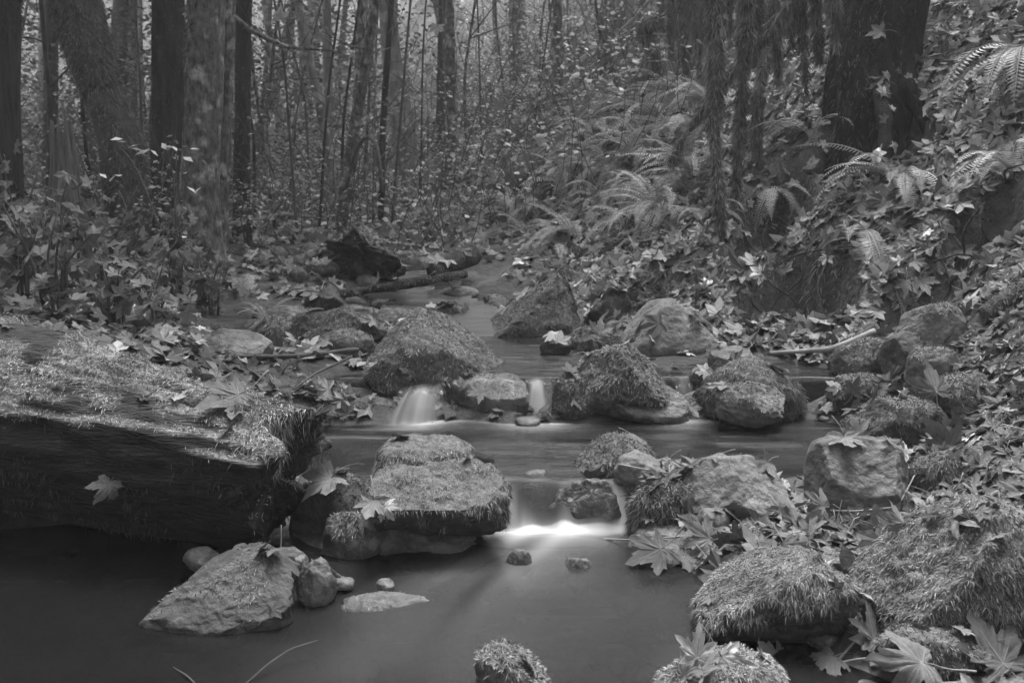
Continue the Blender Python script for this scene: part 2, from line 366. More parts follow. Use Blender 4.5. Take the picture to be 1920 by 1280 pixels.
def waterfall(px0, px1, ztop, ylip, ybase, seed, dens, slant=0.0):
    """thin sheet poured over the dam: lip, curl and free fall"""
    xa, xb = U(px0, 745, ylip)[0], U(px1, 745, ylip)[0]; nu_, nv = 26, 22; V = []; fo = []
    for i in range(nv):
        t = i / (nv - 1)
        if t < .35: y, z = ylip + .10 * (1 - t / .35), ztop + .004 * (1 - t / .35)
        else:
            q = (t - .35) / .65; y, z = ylip - (ylip - ybase) * q ** .6, ztop - (ztop - .135) * q ** 1.9
        sp = 1.25 - .3 * math.sin(math.pi * min(1, t * 1.1)) + .2 * max(0, t - .6)
        for k in range(nu_):
            u = k / (nu_ - 1); x = (xa + xb) / 2 + (u - .5) * (xb - xa) * sp + slant * max(0, t - .3); V.append((x, y + .012 * math.sin(u * 7 + seed) * t, z + .003 * math.sin(u * 13 + seed)))
            edge = math.sin(math.pi * u); fo.append((u, t, edge))
    V = np.array(V); fo = np.array(fo); st = .5 + .5 * vnoise(np.stack([fo[:, 0] * (xb - xa) * 62, fo[:, 1] * .5, fo[:, 0] * 0 + seed], 1), seed)
    f = np.clip(dens * sstep(.15, .85, fo[:, 1]) * (.1 + 1.0 * st) * sstep(0, 1, fo[:, 2]), 0, 1)
    i = np.arange((nv - 1) * nu_).reshape(-1, nu_)[:, :-1].ravel(); F = np.stack([i, i + nu_, i + nu_ + 1, i + 1], 1)
    tag(link('waterfall', mesh_data('waterfall', V, F, M['fallwater'], {'foam': f})), kind='structure')
def fall_mat():
    m = bpy.data.materials.new('fallwater'); m.use_nodes = True; N, L = m.node_tree.nodes, m.node_tree.links; N.clear(); out = N.new('ShaderNodeOutputMaterial')
    tr = N.new('ShaderNodeBsdfTransparent'); tr.inputs[0].default_value = (.9, .9, .9, 1); gl = N.new('ShaderNodeBsdfGlossy'); gl.inputs['Roughness'].default_value = .25
    m1 = N.new('ShaderNodeMixShader'); m1.inputs[0].default_value = .02; L.new(tr.outputs[0], m1.inputs[1]); L.new(gl.outputs[0], m1.inputs[2])
    fo = N.new('ShaderNodeBsdfDiffuse'); fo.inputs[0].default_value = (.8, .8, .8, 1); tl = N.new('ShaderNodeBsdfTranslucent'); tl.inputs[0].default_value = (.8, .8, .8, 1)
    m3 = N.new('ShaderNodeMixShader'); m3.inputs[0].default_value = .4; L.new(fo.outputs[0], m3.inputs[1]); L.new(tl.outputs[0], m3.inputs[2])
    at = N.new('ShaderNodeAttribute'); at.attribute_name = 'foam'; m2 = N.new('ShaderNodeMixShader'); L.new(at.outputs['Fac'], m2.inputs[0]); L.new(m1.outputs[0], m2.inputs[1]); L.new(m3.outputs[0], m2.inputs[2])
    L.new(m2.outputs[0], out.inputs[0]); return m
M['fallwater'] = fall_mat()
waterfall(984, 1030, .292, 3.57, 3.50, 1, 1.7)
waterfall(1022, 1040, .285, 3.57, 3.52, 2, .8)
waterfall(758, 842, .262, 3.62, 3.47, 3, .95, -.06)
waterfall(880, 970, .30, 3.56, 3.515, 5, .10)
waterfall(1262, 1296, .27, 3.62, 3.54, 4, .3)
# ------------------------------------------------------------------ stones
def icosphere(level):
    t = (1 + 5 ** .5) / 2
    V = [(-1,t,0),(1,t,0),(-1,-t,0),(1,-t,0),(0,-1,t),(0,1,t),(0,-1,-t),(0,1,-t),(t,0,-1),(t,0,1),(-t,0,-1),(-t,0,1)]
    F = [(0,11,5),(0,5,1),(0,1,7),(0,7,10),(0,10,11),(1,5,9),(5,11,4),(11,10,2),(10,7,6),(7,1,8),(3,9,4),(3,4,2),(3,2,6),(3,6,8),(3,8,9),(4,9,5),(2,4,11),(6,2,10),(8,6,7),(9,8,1)]
    V = nrm(np.array(V, float)); F = np.array(F)
    for _ in range(level):
        e = np.sort(np.concatenate([F[:, [0, 1]], F[:, [1, 2]], F[:, [2, 0]]]), 1)
        ue, inv = np.unique(e, axis=0, return_inverse=True); inv = inv.ravel()
        mid = nrm((V[ue[:, 0]] + V[ue[:, 1]]) / 2) ; n = len(F); o = len(V)
        a, b, c = o + inv[:n], o + inv[n:2 * n], o + inv[2 * n:]
        F = np.concatenate([np.stack([F[:, 0], a, c], 1), np.stack([F[:, 1], b, a], 1), np.stack([F[:, 2], c, b], 1), np.stack([a, b, c], 1)])
        V = np.concatenate([V, mid])
    return V, F
ICO = {k: icosphere(k) for k in (2, 3, 4, 5)}
def face_normals(V, F):
    n = np.cross(V[F[:, 1]] - V[F[:, 0]], V[F[:, 2]] - V[F[:, 0]]); return n
def vert_normals(V, F):
    n = face_normals(V, F); out = np.zeros_like(V)
    for k in range(3): np.add.at(out, F[:, k], n)
    return nrm(out)
def rock_shape(seed, level=4, p=2.4, ncut=7, cuts=(), rough=.07, fine=.02, rz=0.0, tilt=(0, 0), squash=.8):
    r = np.random.default_rng(seed); V, F = ICO[level]; V = V.copy()
    V = V / (np.abs(V) ** p).sum(1, keepdims=True) ** (1 / p)
    for k in range(ncut):
        n = nrm(r.normal(size=3)); d = r.uniform(.72, .98)
        e = V @ n - d; V = V - np.where(e > 0, e * .88, 0)[:, None] * n
    for c in cuts:
        n = nrm(np.array(c[:3], float)); e = V @ n - c[3]; V = V - np.where(e > 0, e * .93, 0)[:, None] * n
    d0 = nrm(V)
    V = V + d0 * (rough * fbm(V * 1.9 + seed, 3, seed))[:, None] + d0 * (fine * fbm(V * 7 + seed, 3, seed + 5))[:, None]
    c, s = math.cos(rz), math.sin(rz); V = V @ np.array([[c, s, 0], [-s, c, 0], [0, 0, 1]])
    for ax, a in ((0, tilt[0]), (1, tilt[1])):
        c, s = math.cos(a), math.sin(a)
        R = np.array([[1, 0, 0], [0, c, s], [0, -s, c]]) if ax == 0 else np.array([[c, 0, -s], [0, 1, 0], [s, 0, c]])
        V = V @ R
    mn, mx = V.min(0), V.max(0); V = (V - (mn + mx) / 2) / ((mx - mn) / 2)
    return V, F
def sample_surface(V, F, n, r, weight=None):
    fn = face_normals(V, F); ar = np.linalg.norm(fn, axis=1) / 2
    w = ar if weight is None else ar * weight[F].mean(1)
    if w.sum() <= 0: return np.zeros((0, 3)), np.zeros((0, 3)), np.zeros((0,))
    idx = r.choice(len(F), n, p=w / w.sum()); a, b = r.random(n), r.random(n); fl = a + b > 1; a[fl], b[fl] = 1 - a[fl], 1 - b[fl]
    T = F[idx]; P = V[T[:, 0]] * (1 - a - b)[:, None] + V[T[:, 1]] * a[:, None] + V[T[:, 2]] * b[:, None]
    return P, nrm(fn[idx]), idx
def strands(P, Nn, r, length, width, droop=.7, up=.5, spread=.6, seg=3, lo=.10, hi=.34, flow=None, droop_dir=(0, 0, -1)):
    """many small curved moss shoots as tapering ribbons"""
    n = len(P)
    if n == 0: return np.zeros((0, 3)), np.zeros((0, 3), int), np.zeros(0)
    Lh = length * r.uniform(.55, 1.35, n); dr = np.array(droop_dir, float)
    tang = dr - (Nn @ dr)[:, None] * Nn
    d = nrm(Nn * up + tang * .8 + r.normal(size=(n, 3)) * spread + (0 if flow is None else np.asarray(flow)))
    side = nrm(np.cross(d, r.normal(size=(n, 3)))); g = dr * droop
    rows = []; w = width * r.uniform(.7, 1.3, n)
    for k in range(seg + 1):
        t = k / seg
        c = P - Nn * length * .12 + d * (Lh * t)[:, None] + g * (Lh * t * t * .6)[:, None]
        ww = w * (.75 + .5 * t if t < .6 else 1.05) * (1 - t ** 3)
        if k == seg: rows.append(c[:, None, :])
        else: rows.append(np.stack([c - side * ww[:, None] / 2, c + side * ww[:, None] / 2], 1))
    V = np.concatenate(rows, 1); m = V.shape[1]
    f = []
    for k in range(seg - 1):
        f += [(2 * k, 2 * k + 1, 2 * k + 3), (2 * k, 2 * k + 3, 2 * k + 2)]
    f.append((2 * seg - 2, 2 * seg - 1, 2 * seg)); f = np.array(f)
    F = (np.arange(n) * m)[:, None, None] + f[None]
    tipg = np.concatenate([[.72 + .5 * k / seg] * (2 if k < seg else 1) for k in range(seg + 1)])   # paler young tips over darker roots, with top-lit shading painted in
    sh = (r.uniform(lo, hi, n)[:, None] * tipg[None]).ravel()
    return V.reshape(-1, 3), F.reshape(-1, 3), sh

SOLID_V, SOLID_F, SOLID_N = [TV], [np.concatenate([gF[:, [0, 1, 2]], gF[:, [0, 2, 3]]])], [len(TV)]
def add_solid(V, F):
    F = np.asarray(F)
    if F.shape[1] == 4: F = np.concatenate([F[:, [0, 1, 2]], F[:, [0, 2, 3]]])
    SOLID_V.append(np.asarray(V)); SOLID_F.append(F + sum(SOLID_N)); SOLID_N.append(len(V))

ROCKS = []
def boulder(name, label, box, Y, mat='rock', moss=0.0, seed=1, deep=.8, level=4, ms=(.02, .0035, 4000), mossz=(-.1, .45), up=.5,
            embed=.3, group=None, cat='rock', shade=(.10, .32), droop=.7, mnoise=.45, spread=.9, seg=2, ztop=None, height=None, yoff=0.0, **kw):
    x0, y0, x1, y1 = box
    if Y is None:
        g = ground_hit((x0 + x1) / 2, y1 - 3)[0]; Y = g[1] + (x1 - x0) / 2 / FPX * g[1] * deep * .8
    if moss > .75: kw.setdefault('fine', .045)
    V, F = rock_shape(seed, level, **kw)
    D = Y * CP + .15
    sx = (x1 - x0) / 2 / FPX * D; hgt = (y1 - y0) / FPX * D
    sz = hgt * (1 + embed) / 2; sy = sx * deep
    c = U((x0 + x1) / 2, y0, Y); c[2] -= sz * .97; c[1] += yoff
    if ztop is not None: sz = height / 2; c[2] = ztop - sz
    V = V * np.array([sx, sy, sz]); Nv = vert_normals(V, F)
    r = np.random.default_rng(seed + 1000)
    mask = np.zeros(len(V))
    if moss > 0:
        mask = sstep(mossz[0], mossz[1], Nv[:, 2] + mnoise * fbm((V + c) * 9, 3, seed)) * moss
        zl = (V[:, 2] / sz); mask *= sstep(-.75, -.35, zl)
    o = link(name, mesh_data(name, V, F, M[mat], {'moss': mask}), None, c)
    tag(o, label, cat, group)
    if moss > 0:
        P, Nn, _ = sample_surface(V, F, ms[2], r, mask ** 1.5)
        SV, SF, sh = strands(P, Nn, r, ms[0], ms[1], droop, up, spread, seg, *shade)
        sh = sh * (.8 + .35 * fbm((SV + c) * 14, 2, seed + 3))
        part('moss', SV, SF, M['moss'], o, attrs={'shade': np.clip(sh, .03, .6)}, smooth=False, kind='stuff')
    add_solid(V + c, F); ROCKS.append((c, label)); return o

R = math.radians
B = boulder
# --- middle distance, around the upper pool and the dam
B('boulder', 'large dome shaped boulder felted with moss between the pools', (655, 584, 948, 752), 3.92, 'rock', 1, 3, .85, 5, (.017, .0034, 15000), (-.35, .2), shade=(.09, .42), ncut=1, p=2.2, mnoise=.5,
  cuts=[(.72, -.1, .68, .62), (-.8, -.1, .6, .68)], rough=.06, fine=.022)
B('boulder', 'pointed wedge shaped mossy rock rising beside the upper pool', (898, 504, 1095, 634), 4.95, 'rock', .9, 7, .7, 4, (.016, .0045, 7000), (-.6, .1), shade=(.06, .28), ncut=0, p=8,
  cuts=[(-.76, -.12, .64, .08), (.98, -.1, .22, .70), (0, -.8, .5, .6)], rough=.05, embed=.1)
B('boulder', 'smooth pale bare boulder with a flat top', (1168, 566, 1362, 664), None, 'rock_pale', .25, 12, .75, 4, (.01, .003, 700), (.7, 1.1), ncut=0, p=4,
  cuts=[(0, -.12, 1, .86), (-.85, -.1, .5, .66), (.8, -.05, .6, .56), (.05, -.85, .5, .72)], rough=.03, fine=.014)
B('boulder', 'moss capped block with bare wet foot beside the narrow falls', (1078, 650, 1260, 788), 3.62, 'rock', 1, 21, .8, 5, (.017, .0034, 10000), (-.25, .3), shade=(.09, .42), ncut=6, p=3,
  cuts=[(.7, -.2, .6, .66)], embed=.2)
B('rock', 'low mossy hump against the left flank of the moss capped block', (1025, 700, 1120, 785), 3.58, 'rock_wet', 1, 22, .9, 4, (.018, .0035, 3500), (-.3, .3), shade=(.07, .25))
B('rock', 'bare sloping rock foot below the moss capped block', (1130, 722, 1290, 790), 3.55, 'rock', .3, 23, .6, 4, (.012, .003, 800), (.5, .9), ncut=8, cuts=[(.2, -.6, .75, .5)])
B('boulder', 'dome of long shaggy moss at the edge of the middle pool', (1312, 668, 1512, 790), 3.62, 'rock_dark', 1, 31, .75, 4, (.02, .0028, 14000), (-.6, .0), shade=(.12, .38), droop=1.1, spread=.5, ncut=3, p=2.2, mnoise=.2)
B('rock', 'small rounded rock in front of the shaggy moss dome', (1343, 716, 1478, 782), 3.42, 'rock_pale', .8, 33, .8, 4, (.014, .003, 2600), (.25, .8), shade=(.12, .34), ncut=4, cuts=[(.6, -.5, .5, .62)])
B('rock', 'dark rock with mossy top tucked behind the pale flat topped boulder', (1098, 542, 1185, 612), None, 'rock_dark', .9, 41, .8, 4, (.012, .0035, 1800), (.1, .6), shade=(.12, .3), cuts=[(-.6, 0, .7, .6)])
B('rock', 'low cushion of moss left of the pale flat topped boulder', (1068, 612, 1150, 655), 4.45, 'rock', 1, 42, .9, 4, (.02, .004, 2500), (-.4, .2), shade=(.11, .3))
B('rock', 'flat pale stone behind the low cushion of moss', (1125, 600, 1192, 634), None, 'rock_pale', .5, 43, .8, 3, (.01, .003, 500), (.4, .9))
B('rock', 'small dark stone carrying a pale leaf in the upper pool', (1012, 628, 1072, 664), 4.3, 'rock_dark', .3, 44, .8, 3, (.01, .003, 300))
B('rock', 'flat slate grey stone resting on leaves above the shaggy moss dome', (1328, 652, 1412, 696), None, 'rock', 0, 45, .8, 4, cuts=[(0, -.3, .9, .5)], rough=.05)
B('rock', 'dark wet stone beside the small right hand trickle', (1292, 686, 1345, 748), 3.72, 'rock_wet', 0, 46, .9, 3)
B('rock', 'wet slab that the narrow falls pour over', (838, 706, 1005, 790), 3.65, 'rock_wet', .25, 51, .62, 4, (.012, .003, 900), (.5, .9), ncut=6, p=4, cuts=[(0, -.35, .9, .72)], rough=.06)
B('rock', 'low wet slab under the left hand trickle', (726, 736, 850, 790), 3.63, 'rock_wet', .2, 52, .62, 4, (.012, .003, 500), (.5, .9), ncut=6, cuts=[(-.5, -.3, .8, .6)])
for k, (bx, Y, lab) in enumerate([((598, 716, 682, 748), 3.85, 'dark flat stone lying below the left flank of the dome boulder'), ((648, 742, 745, 785), 3.62, 'small angular stone left of the left hand trickle'),
                               ((655, 752, 690, 782), 3.55, 'black little stone at the edge of the middle pool'), ((548, 742, 602, 790), 3.6, 'wet stone just past the end of the big log'),
                               ((600, 750, 650, 788), 3.6, 'leaf strewn stone at the left shore of the middle pool'), ((612, 664, 664, 704), 4.0, 'mossy cobble beside the dome boulder'),
                               ((520, 700, 590, 732), 3.85, 'flat wet stone in the shallow side channel'), ((596, 690, 660, 722), 3.95, 'leaning slab fragment in the shallow side channel')]):
    B('rock', lab, bx, Y, ('rock_wet', 'rock', 'rock_dark')[k % 3], .4 if k % 2 else .15, 60 + k, .8, 3, (.012, .003, 400), (.3, .8))
# --- upstream
B('rock', 'rounded mossy stone with a bright crown beside the left bank', (468, 592, 570, 652), None, 'rock_dark', 1, 71, .8, 4, (.018, .004, 3200), (-.1, .5), shade=(.12, .36), droop=.9)
B('rock', 'narrow upright mossy stone squeezed beside the rounded one', (540, 588, 588, 646), None, 'rock_dark', 1, 72, .8, 4, (.014, .004, 1400), (.0, .5), shade=(.10, .28))
B('boulder', 'long low moss topped boulder across the upper stream', (568, 580, 740, 648), None, 'rock_dark', 1, 73, .45, 4, (.016, .004, 5000), (.05, .6), shade=(.10, .30), p=3.4, cuts=[(.6, 0, .75, .72)])
B('rock', 'lumpy stone with mossy top left of the dome boulder', (600, 616, 702, 664), None, 'rock', .8, 74, .8, 4, (.014, .0035, 1600), (.2, .7))
B('rock', 'bare angular grey stone on the left bank behind the big log', (372, 620, 508, 672), None, 'rock', .1, 75, .6, 4, (.012, .003, 200), (.6, 1), p=3.6, cuts=[(.1, -.6, .7, .5)])
B('rock', 'dark pointed stone at the left end of the fallen branch', (566, 534, 656, 584), None, 'rock_dark', .5, 76, .8, 4, (.014, .005, 900), (.2, .8), cuts=[(-.7, 0, .7, .5), (.8, 0, .5, .5)])
B('rock', 'blocky pale stone under the fallen branch', (736, 542, 796, 572), None, 'rock', 0, 77, .7, 3, p=4)
B('rock', 'layered mossy ledge stone right of the upper stream', (796, 570, 894, 616), None, 'rock_dark', .8, 78, .7, 4, (.014, .004, 1600), (.2, .7), p=3.4)
B('rock', 'short mossy billet shaped stone below the fallen branch end', (790, 538, 846, 556), None, 'rock_dark', .8, 79, .5, 3, (.014, .005, 500), (.0, .6))
B('rock', 'low stone at the water edge right of the ledge stone', (905, 560, 960, 596), None, 'rock_dark', .5, 80, .8, 3, (.012, .004, 500))
B('rock', 'rounded pale cobble beside the dark broken stump', (756, 478, 810, 512), None, 'rock_pale', .3, 81, .8, 3, (.012, .005, 300))
B('rock', 'second pale cobble beside the dark broken stump', (800, 472, 842, 500), None, 'rock_pale', .2, 82, .8, 3, (.012, .005, 200))
for k, (bx, Y) in enumerate([((536, 478, 578, 502), 8.2), ((530, 500, 580, 530), 7.4), ((560, 455, 600, 478), 9.0), ((500, 462, 540, 484), 9.0), ((690, 560, 742, 584), 6.0), ((640, 572, 690, 590), 5.9), ((860, 540, 900, 562), 6.6), ((585, 445, 615, 462), 9.6)]):
    B('rock', 'small leaf strewn cobble in the far stream bed', bx, None, ('rock', 'rock_dark', 'rock_pale')[k % 3], .4, 90 + k, .8, 3, (.014, .006, 250), group='cobbles in the far stream bed')
# --- right bank stones
B('boulder', 'pale round topped mossy boulder at the foot of the leafy slope', (1690, 566, 1808, 668), None, 'rock_pale', .7, 101, .8, 4, (.012, .003, 3000), (.1, .8), shade=(.14, .34), cuts=[(-.8, -.2, .4, .62)])
B('rock', 'mossy stone leaning left of the pale round topped boulder', (1562, 634, 1700, 704), None, 'rock', .9, 102, .7, 4, (.018, .0035, 3500), (.0, .6), shade=(.10, .3))
B('rock', 'dark smooth stone wedged between the two mossy right bank stones', (1655, 622, 1748, 700), None, 'rock_dark', .1, 103, .8, 4, (.01, .003, 100))
B('rock', 'cracked stone with moss on its shoulder below the pale boulder', (1702, 650, 1795, 725), None, 'rock', .6, 104, .8, 4, (.014, .003, 1500), (.2, .8))
B('boulder', 'broad low moss mound at the right end of the middle pool', (1590, 742, 1775, 826), 3.05, 'rock_dark', 1, 105, .7, 4, (.014, .003, 8000), (-.3, .3), shade=(.08, .27))
B('rock', 'mossy stone half buried in leaves above the moss mound', (1740, 702, 1890, 778), 3.1, 'rock', .9, 106, .7, 4, (.018, .0035, 3200), (-.1, .5), shade=(.10, .28))
B('rock', 'mossy lump under leaves at the water edge', (1560, 700, 1650, 760), 3.5, 'rock_dark', 1, 107, .7, 4, (.018, .0035, 1800), (-.1, .5))
# --- stony bar between middle and lower pool
B('rock', 'mossy sloping rock at the tip of the stony bar', (1072, 818, 1232, 905), 2.9, 'rock', 1, 111, .8, 4, (.018, .003, 5000), (-.2, .4), shade=(.10, .30), cuts=[(-.7, -.2, .7, .55)])
B('rock', 'pale rounded stone beside the mossy tip of the bar', (1150, 846, 1240, 910), 2.78, 'rock_pale', .0, 112, .8, 4)
B('rock', 'mossy rock bordering the right of the water slide', (1178, 896, 1300, 1005), 2.6, 'rock_wet', 1, 113, .8, 4, (.02, .003, 5500), (-.3, .3), shade=(.10, .30))
B('boulder', 'bare pale rounded boulder on the stony bar', (1280, 858, 1478, 995), 2.62, 'rock_pale', .05, 114, .8, 5, (.01, .002, 100), (.8, 1), ncut=4, p=2.2, cuts=[(.4, -.5, .6, .72), (-.6, -.4, .5, .74)], rough=.05, fine=.015)
B('boulder', 'boxy grey slab with a notch beneath on the stony bar', (1522, 826, 1728, 980), 2.58, 'rock', .06, 115, .62, 5, (.01, .002, 100), (.8, 1), ncut=3, p=6, cuts=[(-.1, -.62, .75, .62), (.85, -.4, .25, .72), (-.9, -.3, .2, .86)], rough=.035, fine=.02)
B('rock', 'mossy stone right of the boxy slab', (1712, 846, 1822, 945), 2.6, 'rock_dark', 1, 116, .8, 4, (.015, .0024, 6500), (-.2, .3), shade=(.10, .32), droop=.9)
B('rock', 'low ledge covered with leaves and pale moss above the lower pool', (1180, 985, 1480, 1094), 2.46, 'rock_pale', .6, 117, .62, 5, (.012, .0025, 4000), (-.4, .7), shade=(.16, .4), p=4.5, rough=.08, fine=.04, mnoise=.6, ztop=.10, height=.24)
# --- near rocks on the right
B('boulder', 'overhanging block capped by a thick shaggy moss pelt at the pool edge', (1308, 1030, 1610, 1225), 2.02, 'rock_dark', 1, 121, .7, 5, (.017, .0022, 22000), (.12, .42), shade=(.15, .46), droop=1.2, spread=.85, up=.8, ncut=3, p=4,
  cuts=[(-.5, 0, .8, .6), (0, -.75, -.55, .55)], mnoise=.25)
B('boulder', 'largest shaggy moss mound leaning over the lower pool bank', (1625, 940, 2030, 1245), 1.98, 'rock_dark', 1, 122, .7, 5, (.015, .0022, 38000), (-.35, .1), shade=(.11, .42), droop=1.0, spread=1.0, up=.8, ncut=4, p=2.6,
  cuts=[(-.75, -.1, .65, .58)], mnoise=.3)
B('rock', 'dark stone sunk in the gap between the two shaggy rocks', (1560, 1060, 1690, 1240), 2.12, 'rock_dark', 0, 123, .7, 4)
B('rock', 'moss tuft stone at the near shore behind the upright pale leaf', (1225, 1222, 1470, 1320), 1.72, 'rock_dark', 1, 124, .7, 4, (.015, .0022, 9000), (-.6, .0), shade=(.16, .44), droop=1.0, up=1.0, spread=.8)
B('rock', 'moss tipped stone standing in the near water', (888, 1216, 1030, 1310), 1.74, 'rock', 1, 125, .9, 4, (.014, .0028, 3000), (.0, .6), shade=(.14, .40), cuts=[(.7, 0, .7, .55)])
B('rock', 'mossy footing under leaves below the largest moss mound', (1640, 1170, 1900, 1262), 1.82, 'rock_dark', .8, 126, .6, 4, (.014, .0022, 6000), (-.2, .4), shade=(.10, .3))
# --- near rocks on the left and in the lower pool
B('boulder', 'two tiered cushion of dense moss in the middle of the stream', (690, 866, 958, 1010), 2.54, 'rock_dark', 1, 131, .8, 5, (.015, .0022, 17000), (-.15, .25), shade=(.12, .38), droop=1.4, up=.8, spread=.75, ncut=3, p=3.2,
  cuts=[(0, -.5, .8, .74), (0, -.7, -.6, .6)], mnoise=.25, embed=.1)
B('rock', 'upper tier of moss on the stone behind the two tiered cushion', (700, 824, 890, 925), 2.66, 'rock_dark', 1, 132, .7, 4, (.015, .0022, 8500), (-.4, .1), shade=(.13, .40), droop=1.4, up=.8, spread=.75, p=4.5, ncut=1)
B('rock', 'wet ledge stone under the two tiered moss cushion', (640, 972, 930, 1058), 2.58, 'rock', .25, 133, .62, 5, (.012, .0025, 1200), (.4, .9), p=3, rough=.1, fine=.05, ncut=9, ztop=.095, height=.22)
B('rock', 'dark wet rock between the log end and the moss cushion', (600, 960, 720, 1060), 2.5, 'rock_wet', .4, 134, .7, 4, (.016, .003, 1200), (.3, .8))
B('rock', 'dark wet rock shelf under the bridging leaf beside the log end', (540, 890, 712, 1030), 2.66, 'rock_dark', .5, 135, .6, 4, (.014, .003, 2500), (.3, .8), shade=(.05, .18))
B('boulder', 'long tilted slab rising from the dark water below the log', (262, 1044, 556, 1196), 2.14, 'rock_dark', .55, 141, .62, 5, (.015, .0024, 1500), (.72, 1.05), shade=(.12, .34), rz=R(14), p=4, ncut=2, mnoise=.5,
  cuts=[(-.52, -.1, .8, .30), (-.15, -.62, .72, .38), (-.75, .3, .5, .5)], rough=.05, fine=.035, embed=.10)
B('rock', 'egg shaped speckled stone beside the long tilted slab', (552, 1046, 630, 1132), 2.2, 'rock', .2, 142, .8, 4, (.01, .002, 300), (.5, .9), fine=.04, embed=.2)
B('rock', 'flat barely emerged stone in the lower pool', (640, 1092, 874, 1146), 2.2, 'rock', .5, 143, .55, 4, (.008, .002, 1500), (.4, .8), shade=(.2, .45), p=3, ztop=.028, height=.12)
B('rock', 'white pebble on the flat barely emerged stone', (704, 1088, 740, 1110), 2.24, 'rock_pale', 0, 144, .8, 3, ztop=.045, height=.04)
B('rock', 'pale thin pebble beside the egg shaped stone', (622, 1082, 664, 1104), 2.26, 'rock_pale', 0, 145, .8, 3)
B('rock', 'flat stone lying in the shadow behind the tilted slab', (343, 1026, 412, 1064), 2.32, 'rock', 0, 146, .8, 3)
B('rock', 'small pointed stone behind the tilted slab', (402, 1034, 448, 1066), 2.28, 'rock', 0, 147, .8, 3)
B('rock', 'smooth oval stone on the back of the tilted slab', (432, 1020, 476, 1050), 2.25, 'rock_pale', 0, 148, .8, 3)
B('rock', 'dull dark stone between tilted slab and egg shaped stone', (500, 1026, 580, 1080), 2.35, 'rock_wet', 0, 149, .8, 4)
B('rock', 'leaning stone awash in the white water of the slide', (948, 1016, 1004, 1090), 2.4, 'rock_wet', 0, 151, .8, 4, ztop=.062, height=.14)
B('rock', 'round stone awash below the white water', (1056, 1040, 1112, 1086), 2.38, 'rock', 0, 152, .8, 4, ztop=.05, height=.12)
B('rock', 'smooth slab with thin water sliding over it', (1004, 900, 1172, 992), 2.68, 'rock_wet', 0, 153, .55, 4, p=4, ncut=5, cuts=[(-.25, -.72, .62, .40), (-.8, -.3, .4, .75)], rough=.12, fine=.03, ztop=.172, height=.34)
B('rock', 'flat submerged stone at the lip of the water slide', (965, 880, 1040, 930), 2.85, 'rock_wet', 0, 154, .8, 3, ztop=.15, height=.14)
r = np.random.default_rng(15)
for k in range(34):
    Y = r.uniform(4.75, 7.6); cx_ = np.interp(Y, [4.6, 5.2, 6, 7, 8], [.1, -.3, -.72, -1.0, -1.2]) + r.normal() * .38; rad = r.uniform(.05, .13); z = max(hz(cx_, Y), .0); V, F = rock_shape(700 + k, 3, ncut=5)
    V = V * np.array([rad, rad * r.uniform(.6, 1), rad * r.uniform(.45, .8)]); c = np.array([cx_, Y, z + rad * .25]); Nv = vert_normals(V, F); mk_ = sstep(.1, .6, Nv[:, 2]) * (k % 3 > 0)
    o = tag(link('rock', mesh_data('rock', V, F, M[('rock', 'rock_dark', 'rock_wet')[k % 3]], {'moss': mk_}), None, c), 'small mossy stone in the upper stream around the fallen branch' if k % 3 else 'small bare stone in the upper stream around the fallen branch', 'rock', 'stones of the upper stream')
    if k % 3:
        P, Nn, _ = sample_surface(V, F, 350, r, mk_ + 1e-6); SV, SF, sh = strands(P, Nn, r, .016, .005, .8, .5, .6, 2, .10, .28); part('moss', SV, SF, M['moss'], o, attrs={'shade': sh}, smooth=False, kind='stuff')
    add_solid(V + c, F)
# --- cobbles strewn over the bed of the pools and along the shores
r = np.random.default_rng(5); n = 0
while n < 90:
    Y = 1.6 + 2.9 * r.random() ** 1.2; px = r.uniform(0, 1900); x = (px - 960) / FPX * Y; z = hz(x, Y)
    w = float(wlev(np.array([x]), np.array([Y]))[0])
    if z > w + .10 or (z < w and 3.5 < Y < 3.75): continue
    rad = r.uniform(.02, .06) * (.8 + Y * .12); V, F = rock_shape(400 + n, 2, ncut=4)
    V = V * np.array([rad, rad * r.uniform(.6, 1), rad * r.uniform(.4, .7)])
    under = z < w - .03
    o = link('cobble', mesh_data('cobble', V, F, M[('rock', 'rock_wet', 'rock_pale', 'rock_dark')[r.integers(4)]], {'moss': np.zeros(len(V))}), None, (x, Y, z + rad * .15))
    tag(o, 'rounded cobble lying under the water on the stream bed' if under else 'small cobble lying among leaves along the shore', 'cobble', 'cobbles on the stream bed' if under else 'cobbles along the shore')
    add_solid(V + np.array([x, Y, z + rad * .15]), F); n += 1
